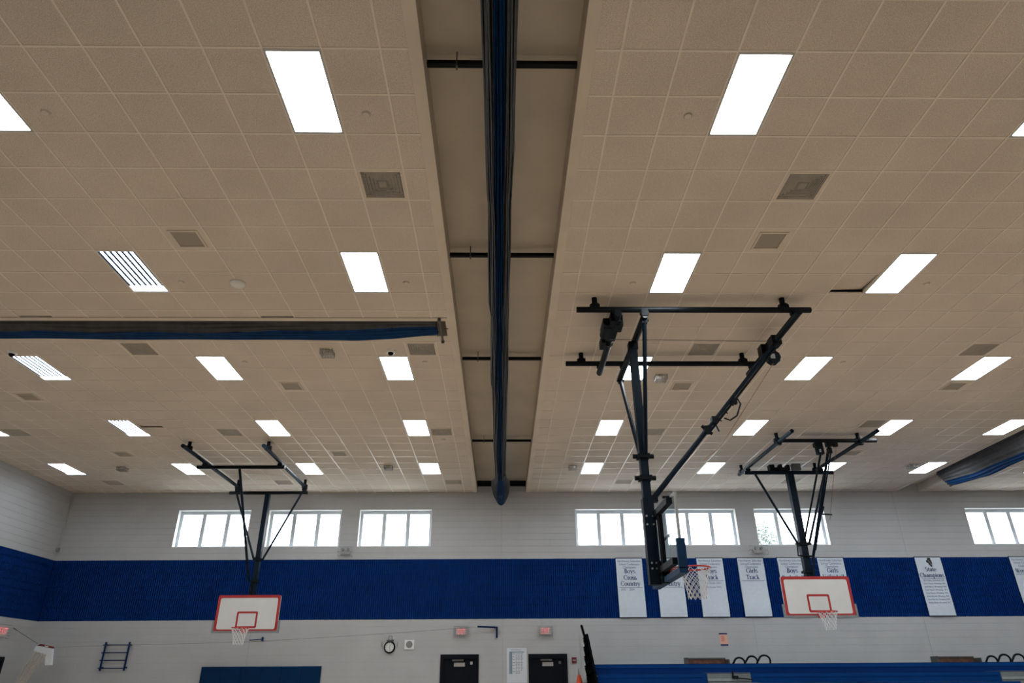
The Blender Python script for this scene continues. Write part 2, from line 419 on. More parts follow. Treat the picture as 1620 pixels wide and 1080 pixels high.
# sills, reveal linings, control joints
for i, (a, b) in enumerate(WIN):
    wn = thing('window_%d' % (i + 1), ['leftmost', 'second from left', 'third from left', 'fourth from left', 'fifth from left', 'sixth from left', 'rightmost'][i] + ' high window of the far wall, three bright panes in a grey frame', 'window', ((a + b) / 2, D + .2, WZ0), kind='structure')
    MB().box(a - .001, a + .012, D + .002, D + .32, WZ0, WZ1).box(b - .012, b + .001, D + .002, D + .32, WZ0, WZ1).box(a, b, D + .002, D + .32, WZ1 - .012, WZ1 + .001).box(a, b, D + .002, D + .32, WZ0 - .001, WZ0 + .012).build('window_reveal', 'reveal', wn)
    f = MB(); y0, y1 = D + .2, D + .26; a1, b1 = a + .012, b - .012; z0, z1 = WZ0 + .012, WZ1 - .012
    f.box(a1, a1 + .085, y0, y1, z0 + .055, z1 - .10).box(b1 - .085, b1, y0, y1, z0 + .055, z1 - .10).box(a1, b1, y0, y1, z1 - .10, z1).box(a1, b1, y0, y1, z0, z0 + .055)
    f.build('window_frame', 'alu', wn)
    st = (b1 - a1) / 3
    for k in (1, 2): B(a1 + k * st - .062, a1 + k * st + .062, y0, y1, z0 + .055, z1 - .10).build('mullion', 'alu', wn)
    for k in range(3): B(a1 + k * st + .06, a1 + (k + 1) * st - .06, y0 + .025, y0 + .031, z0 + .05, z1 - .09).build('window_pane', 'glass', wn)
for x0, z0, x1, z1 in ((0.0, 5.15, 0.0, 7.3), (.04, .2, .04, 3.34), (13.24, 5.15, 13.24, 7.3), (7.87, .2, 7.87, 3.34), (13.25, .2, 13.25, 3.34), (-7.69, .2, -7.69, 3.34)):
    B(x0 - .007, x0 + .007, D - .0025, D + .01, z0, z1).build('control_joint', 'mortar', wall_back)

# doors --------------------------------------------------------------
for i, (a, b) in enumerate(DOORS):
    d = thing('door_%d' % (i + 1), ['left', 'right'][i] + ' dark navy steel door in the far wall, ' + ['near the wall bracket', 'between poster and fire alarm'][i], 'door', ((a + b) / 2, D, 0), kind='structure')
    MB().box(a - .04, a + .06, D - .03, D + .2, 0, DZ + .04).box(b - .06, b + .04, D - .03, D + .2, 0, DZ + .04).box(a + .06, b - .06, D - .03, D + .2, DZ - .08, DZ + .04).build('door_frame', 'door', d)
    lf = MB().box(a + .05, b - .05, D + .03, D + .08, .0, DZ - .07).build('door_leaf', 'door', d)
    cx = (a + b) / 2
    B(cx - .17, cx + .16, D + .018, D + .03, DZ - .295, DZ - .185).build('name_plate', 'plate', lf)
    MB().box(cx - .22, cx + .12, D - .06, D + .028, DZ - .15, DZ - .10).build('door_closer', 'gunmetal', lf)
    MB().box(b - .22, b - .15, D - .005, D + .03, DZ - .24, DZ - .16).build('closer_bracket', 'plate' if i == 0 else 'gunmetal', lf)
    MB().box(a + .11, a + .15, D - .03, D + .03, .98, 1.1).tube([(a + .13, D - .03, 1.04), (a + .25, D - .03, 1.04)], .012, 8).build('door_handle', 'steel', lf)
d = thing('door_3', 'edge of a dark door opening in the left wall', 'door', (XL, 21.43, 0), kind='structure')
MB().box(XL - .05, XL + .03, 20.93, 21.03, 0, 2.31).box(XL - .05, XL + .03, 21.84, 21.93, 0, 2.31).box(XL - .05, XL + .03, 21.03, 21.84, 2.22, 2.31).build('door_frame', 'door', d)
B(XL - .03, XL + .0, 21.03, 21.84, .01, 2.22).build('door_leaf', 'door', d)

# ================================================================== CEILING
RX, RZ = .815, 7.70          # central recess
SX0, SX1 = 13.43, 14.19      # right curtain slot
SY0, SY1 = 10.81, 11.39      # left curtain slot
TXW, TYW, GY = .5988, .6096, 4.951
deck = MB().box(XL - .33, XR + .3, YF - .3, D + .33, TOP, TOP + .15)
ceil = tag(deck.build('ceiling', 'deck'), 'suspended ceiling of tan speckled square tiles in a light grid', 'ceiling', kind='structure')
def lx(k): return -(.037 + TXW * k)
def rx(k): return .026 + TXW * k
lcols = [(lx(k + 1), lx(k), -k - 1) for k in range(2, 24)] + [(lx(2), -.95, -2)]
lcols = [(max(a, XL), b, k) for a, b, k in lcols if b > XL + .02]
rcols = [(.95, rx(2), 1)] + [(rx(k), min(rx(k + 1), 13.30), k) for k in range(2, 40) if rx(k) < 13.28]
rcols += [(max(14.32, rx(k)), min(rx(k + 1), XR), k) for k in range(23, 50) if rx(k + 1) > 14.34 and rx(k) < XR]
rows = [(GY + TYW * j, min(GY + TYW * (j + 1), D), j) for j in range(-10, 30) if GY + TYW * j < D - .05]
rows[0] = (max(rows[0][0], YF), rows[0][1], rows[0][2])
used = {}
LCELL = {}
LIGHTS = []   # side, column number, row number, cell k (left edge), open
for r in range(5):
    for c, k in enumerate((-4, -10, -16, -22)): LIGHTS.append(('L', c, r, k))
    for c, k in enumerate((4, 10, 16, 21, 27, 33)):  # last two columns lie out of view, added to brighten the right side
        if c < 4 or r: LIGHTS.append(('R', c, r, k))
OPEN = {('L', 1, 1), ('L', 2, 2), ('L', 2, 3), ('L', 3, 3), ('L', 3, 4)}
VENTS = [(-3, 3), (6, 3), (-12, 11), (-3, 11), (6, 11), (15, 11), (-21, 19), (-12, 19), (-3, 19), (6, 19), (15, 18), (-21, 27), (-12, 27), (-3, 27), (6, 27), (15, 27)]
PANELS = [(-8, 5), (6, 5), (-8, 14), (6, 14), (-18, 15), (16, 14), (-8, 22), (-18, 22), (16, 22)]
for s_, c, r, k in LIGHTS: used[(k, 6 * r)] = used[(k, 6 * r + 1)] = 1
for k, j in VENTS + PANELS: used[(k, j)] = 1
def colx(k):
    for a, b, kk in lcols + rcols:
        if kk == k: return a, b
def infront(x, y, z):
    p = Vector((x, y, z)) - CAM; dd = p.dot(W_)
    if dd < .5: return None
    return 810 + 1088.74 * p.dot(R_) / dd, 540 - 1088.74 * p.dot(U_) / dd, dd
cells = []
for cols in (lcols, rcols):
    for a, b, k in cols:
        for y0, y1, j in rows:
            if (k, j) in used: continue
            if k < 0:
                if y0 < 10.7 < y1: y1 = 10.69
                elif 10.6 < y0 and y1 < 11.62: continue
                elif y0 < 11.6 < y1: y0 = 11.6
                if y1 - y0 < .03: continue
                if (k, j) in ((-7, 9), (-14, 9)): y1 -= .04
            cells.append((a, b, y0, y1, k, j))
def tile_box(mb, a, b, y0, y1, dz=0, tx=0, ty=0):
    g = .007; z = HC + .006 + dz
    o = len(mb.v); mb.box(a + g, b - g, y0 + g, y1 - g, z, z + .018)
    for i in range(o, o + 8):
        x, y, zz = mb.v[i]; mb.v[i] = (x, y, zz + tx * (x - a) / (b - a) + ty * (y - y0) / (y1 - y0))
LIFT = {(9, 7): (.006, .02, .055), (-15, 18): (0, 0, .05)}
rank = []
for c in cells:
    a, b, y0, y1, k, j = c
    p = infront((a + b) / 2, (y0 + y1) / 2, HC)
    rank.append((p is None or not (-40 < p[0] < 1660 and -40 < p[1] < 1100), -((b - a) * (y1 - y0)) / (p[2] ** 3 if p else 1), c))
rank.sort(key=lambda t: (t[0], t[1]))
parts = [t[2] for t in rank[:300]]
pset = set(parts) | {c for c in cells if (c[4], c[5]) in LIFT}
base = None; rest = MB()
for c in cells:
    a, b, y0, y1, k, j = c
    if (k, j) in LIFT and c in pset:
        mb = MB(); tile_box(mb, a, b, y0, y1, *LIFT[(k, j)]); mb.build('ceiling_tile', 'tile', ceil)
    elif c in pset and abs(b - a - TXW) < 1e-3 and abs(y1 - y0 - TYW) < 1e-3:
        if base is None:
            mb = MB(); tile_box(mb, a, b, y0, y1); base = (mb.build('ceiling_tile', 'tile', ceil), a, y0)
        else:
            o = base[0].copy(); COL.objects.link(o); o.location = (a - base[1], y0 - base[2], 0)
    elif c in pset:
        mb = MB(); tile_box(mb, a, b, y0, y1); mb.build('ceiling_tile', 'tile', ceil)
    else: tile_box(rest, a, b, y0, y1)
rest.build('ceiling_tiles', 'tile', ceil, stuff=True)
# T-bar grid (thousands of short bars, one part)
g = MB(); gw = .012; gz0, gz1 = HC, HC + .03
lset = {(k, j) for s_, c, r, k in LIGHTS for j in (6 * r,)}
def gx(x0, x1, y): g.box(x0, x1, y - gw, y + gw, gz0, gz1)
def gy(x, y0, y1): g.box(x - gw, x + gw, y0, y1, gz0 - .0008, gz1)
for y0, y1, j in rows:
    for (xa, xb) in ((XL, -.95), (.95, 13.30), (14.32, XR)):
        if xa < 0 and 10.6 < y0 < 11.62: continue
        cuts = [colx(k) for k, jj in lset if jj == j - 1 and colx(k) and xa <= colx(k)[0] <= xb]
        for p, q in subtract(xa, xb, cuts): gx(p, q, y0)
for k in range(2, 24):
    x = lx(k)
    if x > XL: gy(x, YF, 10.69); gy(x, 11.61, D)
for k in range(2, 46):
    x = rx(k)
    if x < 13.29 or (14.33 < x < XR): gy(x, YF, D)
g.build('grid_bars', 'grid', ceil, stuff=True)
# border boards
z0, z1 = HC - .002, HC + .05
B(-.955, -RX, YF, D, z0, z1).build('soffit_border', 'trim', ceil)
B(RX + .01, .955, YF, D, z0, z1).build('soffit_border', 'trim', ceil)
B(XL, -.955, 10.70, SY0, z0, z1).build('soffit_border', 'trim', ceil)
B(XL, -.955, SY1, 11.595, z0, z1).build('soffit_border', 'trim', ceil)
B(-1.0, -.955, SY0, SY1, z0, z1).build('soffit_border', 'trim', ceil)
B(13.30, SX0, YF, D, z0, z1).build('soffit_border', 'trim', ceil)
B(SX1, 14.32, YF, D, z0, z1).build('soffit_border', 'trim', ceil)
# recess boxes
MB().box(-RX - .02, -RX, YF, D, HC + .05, RZ).build('recess_side', 'recess', ceil)
MB().box(RX + .01, RX + .03, YF, D, HC + .05, RZ).build('recess_side', 'recess', ceil)
BARY = [1.6, 5.33, 9.03, 12.85, 18.2]
ys = [YF] + BARY + [D]
for a, b in zip(ys[:-1], ys[1:]):
    B(-RX, RX + .01, a + .001, b - .001, RZ - .02, RZ).build('recess_panel', 'recess', ceil)
for y in BARY:
    t = thing('joist', {1.6: 'black steel bar across the central recess, above the frame', 5.33: 'black steel bar across the central recess, nearest in view', 9.03: 'black steel bar across the central recess, second from the viewer', 12.85: 'black steel bar across the central recess, third from the viewer', 18.2: 'black steel bar across the central recess, fourth from the viewer'}[y], 'joist', (0, y, 7.52), 'bars across the central recess')
    MB().box(-RX + .01, RX, y - .03, y + .03, 7.505, 7.56).build('bar', 'black', t)
    MB().tube([(-.485, y - .03, 7.47), (-.485, y - .03, 7.68)], .007, 6).box(-.495, -.475, y - .035, y + .03, 7.475, 7.503).build('hanger_rod', 'gunmetal', t)
t = thing('joist', 'paired black steel bars across the recess end at the far wall', 'joist', (0, 22.8, 7.5), 'bars across the central recess')
MB().box(-RX + .01, RX, 22.60, 22.64, 7.53, 7.59).build('bar', 'black', t)
MB().box(-RX + .01, RX, 22.86, 22.99, 7.50, 7.60).build('bar', 'black', t)
for x0, x1, y0, y1, zt in ((XL, -1.0, SY0, SY1, RZ + .1), (SX0, SX1, YF, D, HC + .27)):
    z0 = HC + .05
    sl = MB()
    if x0 < 0: sl.box(x0, x1, y0 - .02, y0, z0, zt).box(x0, x1, y1, y1 + .02, z0, zt)
    sl.box(x0 - .02, x0, y0, y1, z0, zt).box(x1, x1 + .02, y0, y1, z0, zt).box(x0, x1, y0, y1, zt - .02, zt).build('slot_lining', 'recess', ceil)

# ------------------------------------------------------------------ ceiling lights
ORD = ['first', 'second', 'third', 'fourth', 'unseen fifth', 'unseen sixth']
ROWN = ['nearest row', 'second row', 'third row', 'fourth row', 'last row by the far wall']
def make_flat(t, X, Y):
    w_, l_ = TXW, TYW * 2
    f = MB(); a, b, c, d_ = X - w_ / 2 + .006, X + w_ / 2 - .006, Y - l_ / 2 + .006, Y + l_ / 2 - .006
    for bx in ((a, a + .024, c, d_), (b - .024, b, c, d_), (a + .024, b - .024, c, c + .034), (a + .024, b - .024, d_ - .034, d_)): f.box(*bx, HC - .004, HC + .06)
    f.box(a, b, c, d_, HC + .06, HC + .08)
    f.build('light_frame', 'troffer', t)
    B(a + .024, b - .024, c + .034, d_ - .034, HC + .004, HC + .012).build('light_lens', 'lens', t)
def make_open(t, X, Y):
    w_, l_ = TXW, TYW * 2
    a, b, c, d_ = X - w_ / 2 + .006, X + w_ / 2 - .006, Y - l_ / 2 + .006, Y + l_ / 2 - .006
    f = MB(); h = HC + .09
    for bx in ((a, a + .02, c, d_), (b - .02, b, c, d_), (a + .02, b - .02, c, c + .02), (a + .02, b - .02, d_ - .02, d_)): f.box(*bx, HC - .004, h)
    f.build('light_frame', 'white', t)
    B(a + .02, b - .02, c + .02, d_ - .02, h - .01, h).build('reflector', 'reflector', t)
    n = 6; st = (b - a - .06) / n
    for i in range(n + 1):
        x = a + .03 + i * st; B(x - .0185, x + .0185, c + .03, d_ - .2, HC + .001, HC + .03).build('divider_fin', 'reflector', t)
    for i in range(n):
        x = a + .03 + (i + .5) * st
        tb = MB().box(x - .0255, x + .0255, c + .024, d_ - .2, HC + .008, HC + .03).build('lamp_tube', 'tube', t)
    B(a + .022, b - .022, d_ - .2, d_ - .03, HC + .006, HC + .03).build('glowing_cover', 'tube', t)  # cover glows like the tubes; its brightness is put into the material
    MB().box(a + .02, b - .02, d_ - .03, d_ - .02, HC + .0, HC + .06).build('end_strip', 'reflector', t)
    gb = MB()
    for i in range(9): gb.tube([(a + .02 + (b - a - .04) * i / 8, d_ - .17, HC + .012), (a + .02 + (b - a - .04) * i / 8, d_ - .02, HC + .012)], .004, 5)
    gb.build('wire_guard', 'white', t)
ft = {}
for s_, c, r, k in LIGHTS:
    a, b = colx(k); X = (a + b) / 2; Y = GY + TYW * (6 * r + 1)
    side = 'left' if s_ == 'L' else 'right'
    op = (s_, c, r) in OPEN
    lb = ('open six-tube ceiling light, ' if op else 'flat white ceiling light, ') + ORD[c] + ' ' + side + ' of the central curtain, ' + ROWN[r]
    if op not in ft:
        t = thing('ceiling_light', lb, 'ceiling light', (X, Y, HC), 'recessed ceiling lights')
        (make_open if op else make_flat)(t, X, Y); ft[op] = t
    else: copy_thing(ft[op], (X, Y, HC), lb)

# ------------------------------------------------------------------ vents, grilles, sensors
def rowword(j): return 'near the viewer' if j < 4 else ('in the front half' if j < 10 else ('just past the left curtain' if j < 13 else ('mid-way back' if j < 17 else ('in the back half' if j < 24 else 'by the far wall'))))
def colword(k): return ('right' if k > 0 else 'left') + ' of the central curtain'
def colord(k, ks):
    same = sorted([q for q in ks if (q > 0) == (k > 0)], key=abs)
    return ORD[same.index(k)] + ' ' + ('right' if k > 0 else 'left') + ' of the central curtain'
v0 = None
for k, j in VENTS:
    a, b = colx(k); X = (a + b) / 2; Y = GY + TYW * (j + .5)
    lb = 'square slatted air diffuser, %s, %s' % (colord(k, sorted({q for q, jj in VENTS if abs(jj - j) <= 1})), rowword(j))
    if v0 is None:
        t = v0 = thing('ceiling_vent', lb, 'air vent', (X, Y, HC), 'square air diffusers in the ceiling')
        h = TXW / 2 - .008; hy = TYW / 2 - .008
        f = MB().box(X - h, X + h, Y - hy, Y + hy, HC + .11, HC + .12); f.build('backing', 'dark', t)
        f = MB()
        for (i0, i1) in ((1, .86),):
            f.box(X - h, X - h * i1, Y - hy, Y + hy, HC - .003, HC + .03).box(X + h * i1, X + h, Y - hy, Y + hy, HC - .003, HC + .03)
            f.box(X - h * i1, X + h * i1, Y - hy, Y - hy * i1, HC - .003, HC + .03).box(X - h * i1, X + h * i1, Y + hy * i1, Y + hy, HC - .003, HC + .03)
        f.build('frame', 'trim', t)
        for rr in (.70, .56, .42, .28):                 # stepped cones
            o = MB(); e = rr * h; ey = rr * hy; o_ = (rr + .075) * h; oy = (rr + .075) * hy
            o.add([(X - e, Y - ey, HC + .006), (X + e, Y - ey, HC + .006), (X + e, Y + ey, HC + .006), (X - e, Y + ey, HC + .006),
                   (X - o_, Y - oy, HC + .045), (X + o_, Y - oy, HC + .045), (X + o_, Y + oy, HC + .045), (X - o_, Y + oy, HC + .045)],
                  [(0, 1, 5, 4), (1, 2, 6, 5), (2, 3, 7, 6), (3, 0, 4, 7)])
            o.build('louver_ring', 'vent', t)
        B(X - h * .16, X + h * .16, Y - hy * .16, Y + hy * .16, HC + .01, HC + .016).build('centre_plate', 'vent', t)
        o = MB()
        for i in range(1, 22):
            x = X - h * .86 + 1.72 * h * i / 22; o.box(x - .0019, x + .0019, Y - hy * .86, Y + hy * .86, HC - .001, HC + .005)
            y = Y - hy * .86 + 1.72 * hy * i / 22; o.box(X - h * .86, X + h * .86, y - .0019, y + .0019, HC - .001, HC + .005)
        o.build('wire_mesh', 'vent', t, stuff=True)
    else: copy_thing(v0, (X, Y, HC), lb)
p0 = None
for k, j in PANELS:
    a, b = colx(k); X = (a + b) / 2; Y = GY + TYW * (j + .5)
    lb = 'pale-rimmed square speaker grille, %s, %s' % (colord(k, sorted({q for q, jj in PANELS if abs(jj - j) <= 1})), rowword(j))
    if p0 is None:
        t = p0 = thing('ceiling_speaker', lb, 'ceiling speaker', (X, Y, HC), 'square speaker grilles in the ceiling')
        h = TXW / 2 - .008; hy = TYW / 2 - .008
        f = MB(); q = .62
        f.box(X - h, X - h * q, Y - hy, Y + hy, HC + .002, HC + .02).box(X + h * q, X + h, Y - hy, Y + hy, HC + .002, HC + .02)
        f.box(X - h * q, X + h * q, Y - hy, Y - hy * q, HC + .002, HC + .02).box(X - h * q, X + h * q, Y + hy * q, Y + hy, HC + .002, HC + .02)
        f.build('rim_plate', 'trim', t)
        f = MB(); q2 = .72
        f.box(X - h * q2, X - h * q, Y - hy * q2, Y + hy * q2, HC - .012, HC + .002).box(X + h * q, X + h * q2, Y - hy * q2, Y + hy * q2, HC - .012, HC + .002)
        f.box(X - h * q, X + h * q, Y - hy * q2, Y - hy * q, HC - .012, HC + .002).box(X - h * q, X + h * q, Y + hy * q, Y + hy * q2, HC - .012, HC + .002)
        f.build('inner_rim', 'trim', t)
        B(X - h * q, X + h * q, Y - hy * q, Y + hy * q, HC + .004, HC + .012).build('grille_cloth', 'panel', t)
    else: copy_thing(p0, (X, Y, HC), lb)
s0 = None
SPR = [(-9, 1), (-3, 1), (3, 1), (-9, 7), (-3, 7), (3, 7), (11, 7), (-9, 12), (-3, 12), (11, 12), (-9, 20), (-3, 20), (3, 20)]
for k, j in SPR:
    a, b = colx(k); X = (a + b) / 2; Y = GY + TYW * (j + .48)
    lb = 'small round sprinkler cap, %s, %s' % (colord(k, sorted({q for q, jj in SPR if jj == j})), rowword(j))
    if s0 is None:
        t = s0 = thing('sprinkler_cap', lb, 'sprinkler', (X, Y, HC), 'concealed sprinkler caps')
        MB().lathe((X, Y, HC + .006), [(0, -.016), (.036, -.016), (.042, -.012), (.042, 0), (0, 0)], 20).build('cap', 'trim', t)
        MB().torus((X, Y, HC + .004), .05, .006, 20, 6).build('ring', 'vent', t)
    else: copy_thing(s0, (X, Y, HC), lb)
t = thing('smoke_detector', 'round white smoke detector on a tile, left front half', 'smoke detector', (-4.23, 9.53, HC))
MB().lathe((-4.23, 9.53, HC + .006), [(0, -.055), (.08, -.055), (.115, -.04), (.125, -.015), (.125, 0)], 28).build('housing', 'white', t, smooth=True)
MB().torus((-4.23, 9.53, HC - .012), .122, .006, 28, 6).build('vent_ring', 'vent', t)
for (x, y), ds in (((-3.36, 12.04), 'left, past the navy curtain'), ((3.35, 13.26), 'behind the near hoop frame'), ((-11.16, 19.98), 'in the far left corner'), ((-3.33, 19.9), 'left, by the far wall'), ((2.12, 19.93), 'right of centre, by the far wall'), ((12.26, 19.87), 'beside the right curtain'), ((14.7, 19.9), 'right of the right curtain')):
    t = thing('guarded_sensor', 'grey sensor in a wire cage on the ceiling, ' + ds, 'sensor', (x, y, HC), 'caged ceiling sensors')
    MB().lathe((x, y, HC + .006), [(0, -.1), (.05, -.1), (.075, -.07), (.09, 0)], 18).build('sensor_body', 'vent', t, smooth=True)
    c = MB(); h = .115
    for z in (-.02, -.1):
        c.tube([(x - h, y - h, HC + z), (x + h, y - h, HC + z), (x + h, y + h, HC + z), (x - h, y + h, HC + z), (x - h, y - h, HC + z)], .006, 5)
    for sx in (-1, 1):
        for sy in (-1, 1): c.tube([(x + sx * h, y + sy * h, HC + .006), (x + sx * h, y + sy * h, HC - .1)], .006, 5)
    for i in range(1, 4):
        u = -h + 2 * h * i / 4
        c.tube([(x + u, y - h, HC - .1), (x + u, y + h, HC - .1)], .005, 5).tube([(x - h, y + u, HC - .1), (x + h, y + u, HC - .1)], .005, 5)
        for sg in (-1, 1): c.tube([(x + u, y + sg * h, HC - .1), (x + u, y + sg * h, HC)], .005, 5).tube([(x + sg * h, y + u, HC - .1), (x + sg * h, y + u, HC)], .005, 5)
    c.build('wire_cage', 'wire', t)
for (x, y), ds in (((-9.42, 12.1), 'at the far left past the navy curtain'), ((-2.14, 12.04), 'near the central curtain')):
    t = thing('security_camera', 'small white dome camera with dark lens, ' + ds, 'camera', (x, y, HC), 'dome cameras')
    MB().lathe((x, y, HC + .006), [(.055, -.05), (.085, -.04), (.09, 0)], 20).build('collar', 'white', t, smooth=True)
    MB().lathe((x, y, HC - .04), [(0, -.06), (.03, -.052), (.048, -.03), (.056, 0)], 20).build('dome', 'black', t, smooth=True)

# ================================================================== CURTAINS
def lerp_tab(tab, t):
    if t <= tab[0][0]: return tab[0][1:]
    for p, q in zip(tab[:-1], tab[1:]):
        if t <= q[0]:
            f = (t - p[0]) / (q[0] - p[0]); return tuple(a + (b - a) * f for a, b in zip(p[1:], q[1:]))
    return tab[-1][1:]
def fold_bundle(section, ts, place):
    """loft a closed-top folded section along t; section(t) -> list of (u, z)"""
    mb = MB(); rings = [section(t) for t in ts]; n = len(rings[0])
    vs = [place(t, u, z) for t, rg in zip(ts, rings) for u, z in rg]
    mb.add(vs, [(i * n + k, i * n + k + 1, (i + 1) * n + k + 1, (i + 1) * n + k) for i in range(len(ts) - 1) for k in range(n - 1)])
    return mb
# central curtain: half widths left/right and sag of its bottom by distance
CT = [(-1, .172, .162, 0), (5.4, .18, .164, 0), (6.2, .186, .162, 0), (6.95, .178, .14, .0), (7.15, .165, .135, .03), (8.3, .18, .142, 0), (9.7, .196, .136, 0), (10.05, .172, .125, .035), (10.4, .17, .13, .02), (11.6, .195, .14, 0), (12.9, .205, .143, 0),
      (13.4, .175, .14, .035), (14.0, .18, .135, .02), (17, .2, .135, 0), (19.2, .165, .12, .03), (19.9, .16, .11, .05), (20.6, .26, .2, .02), (21.1, .3, .24, -.01), (22.0, .28, .22, -.05), (22.35, .2, .16, -.12), (22.6, .08, .06, -.17)]
NF = 15
def folds(t, i0, i1, jit):
    wl, wr, up = lerp_tab(CT, t); pts = []
    for i in range(i0, i1):
        for s_, (fu, dep) in enumerate(((.0, .0), (.13, .8), (.5, 1.0), (.87, .8), (1.0, .0))):
            u = (i + fu) / NF
            x = -wl + (wl + wr) * u + .006 * math.sin(i * 2.1 + t * 1.3)
            mid = 1 - abs(2 * u - 1)                     # folds in the middle hang lowest
            drop = .10 + .17 * min(1, mid * 2.2) + .012 * math.sin(i * 3.3 + t * .9 + jit)
            zt = 7.20 - .02 * math.sin(i)
            zb = 7.10 - drop + up
            z = zb + (1 - dep) * .07
            pts.append((x - .012, z))
    return pts
t = thing('divider_curtain', 'long gathered blue and grey curtain hanging in the central ceiling recess', 'curtain', (0, 11, 7.4))
ts = [-.9 + .25 * i for i in range(84)] + [20.05]
PL = lambda t_, u, z: (u, t_, z)
fold_bundle(lambda q: [(-lerp_tab(CT, q)[0] - .012, 7.36)] + folds(q, 0, 5, 0), ts, PL).build('grey_fabric', 'cgrey', t, smooth=False)
fold_bundle(lambda q: folds(q, 5, 10, 1), ts, PL).build('blue_fabric', 'cblue', t, smooth=False)
fold_bundle(lambda q: folds(q, 10, 15, 2) + [(lerp_tab(CT, q)[1] - .012, 7.36)], ts, PL).build('grey_fabric', 'cgrey', t, smooth=False)
B(-.05, .03, YF, 22.7, 7.42, 7.49).build('track', 'gunmetal', t)
MB().add([(x, y, 7.35) for y in (YF + .1, 22.3) for x in (-.17, .13)], [(0, 1, 3, 2)]).build('top_hem', 'cgrey', t)
tb = MB()
for i in range(24): tb.box(-.02, 0, -.6 + i, -.57 + i, 7.34, 7.43)
tb.build('trolleys', 'gunmetal', t)
o, o2 = MB(), MB()
for i in range(13):                                       # gathered tail end, loose folds alternating
    a = math.pi * (i + .5) / 13; x = -.02 - .27 * math.cos(a); z = 7.07 - .13 * math.sin(a); j = .02 * math.sin(i * 5.1)
    (o2 if 4 <= i <= 8 else o).tube([(x * .45 - .01, 19.7, 7.0 - .05 * math.sin(a)), (x * .62, 20.1, 6.99 - .07 * math.sin(a)), (x * .95, 20.7, z + .01), (x, 21.3 + j, z), (x * .85, 22.0, z - .05 - .05 * math.sin(a)), (x * .58, 22.45 + j, z - .08 - .03 * math.sin(a * 3)), (x * .46, 22.6 + j, z - .13)], .027, 7)
for i in range(7):
    a = math.pi * (i + 1) / 8; x = -.02 - .15 * math.cos(a); z = 6.91 - .05 * math.sin(a)
    (o2 if 1 <= i <= 5 else o).tube([(x * .5 - .01, 19.8, 6.93), (x * .9, 20.7, z + .03), (x, 21.4, z), (x * .85, 22.1, z - .02), (x * .4, 22.6, z - .05 - .03 * (i % 2))], .021, 7)
o.build('gathered_tail', 'cgrey', t)
o2.build('gathered_tail', 'cblue', t)
MB().lathe((-.02, 19.6, 7.12), [(.05, 0), (.09, .5), (.2, 1.2), (.22, 1.8), (.15, 2.5), (0, 2.8)], 14, 'y').build('dark_core', 'dark', t)  # dark core puts the shade between the tail's folds into colour

# left cross curtain, hanging in its own slot along X
t = thing('divider_curtain', 'navy topped grey curtain folded along a slot left of the central recess', 'curtain', (-7.5, 11.1, 7.3))
BOT = [(-14.2, 7.14), (-9, 7.148), (-8.3, 7.146), (-7.3, 7.137), (-6.3, 7.124), (-5.27, 7.133), (-4.25, 7.126), (-2.9, 7.121), (-2.66, 7.112), (-1.98, 7.143), (-1.53, 7.195), (-1.16, 7.236)]
BDY = [(-14.2, 7.2), (-8.6, 7.20), (-8.25, 7.225), (-7.3, 7.165), (-6.25, 7.2), (-5.2, 7.165), (-4.3, 7.21), (-4.1, 7.225), (-2.9, 7.225), (-1.75, 7.29), (-1.16, 7.30)]
tx = [XL + .02 + .11 * i for i in range(118)] + [-1.2, -1.16]
def gsec(q):
    zb = lerp_tab(BDY, q)[0]; P = []
    for i in range(7):
        f = i / 6; P.append((10.845 + .155 * f + (.014 if i % 2 else 0), 7.345 - (7.345 - zb) * f + (.006 * math.sin(q * 2.3 + i * 2))))
    return P
def bsec(q):
    zb, zt = lerp_tab(BOT, q)[0], lerp_tab(BDY, q)[0]; P = []
    for i in range(8):
        f = i / 7; P.append((11.0 + .17 * f + (.016 if i % 2 else 0), zt + .0 - (zt - zb) * f ** .8 + .004 * math.sin(q * 3 + i)))
    P += [(11.22, zb + .02), (11.28, zb + .12), (11.30, 7.35)]
    return P
PX = lambda t_, u, z: (t_, u, z)
fold_bundle(gsec, tx, PX).build('grey_fabric', 'cgrey', t)
fold_bundle(bsec, tx, PX).build('blue_fabric', 'cblue', t)
B(XL + .01, -1.17, 11.06, 11.12, 7.5, 7.56).build('track', 'gunmetal', t)
MB().box(-1.172, -1.168, 10.86, 11.29, 7.24, 7.35).build('end_fold', 'cblue', t)
o = MB()
for i in range(14): o.box(-14 + i, -13.97 + i, 11.08, 11.10, 7.3, 7.5)
o.build('trolleys', 'gunmetal', t)
t = thing('hanger_bracket', 'grey steel hanger across the end of the left curtain slot', 'bracket', (-1.09, 11.1, HC))
MB().box(-1.118, -1.082, 10.68, 11.62, HC - .03, HC - .003).build('cross_bar', 'gunmetal', t)
for y in (10.72, 11.58): MB().cbox((-1.1, y, HC - .03), (.055, .04, .05)).tube([(-1.1, y, HC - .06), (-1.1, y, HC - .02)], .01, 8).build('clamp', 'gunmetal', t)

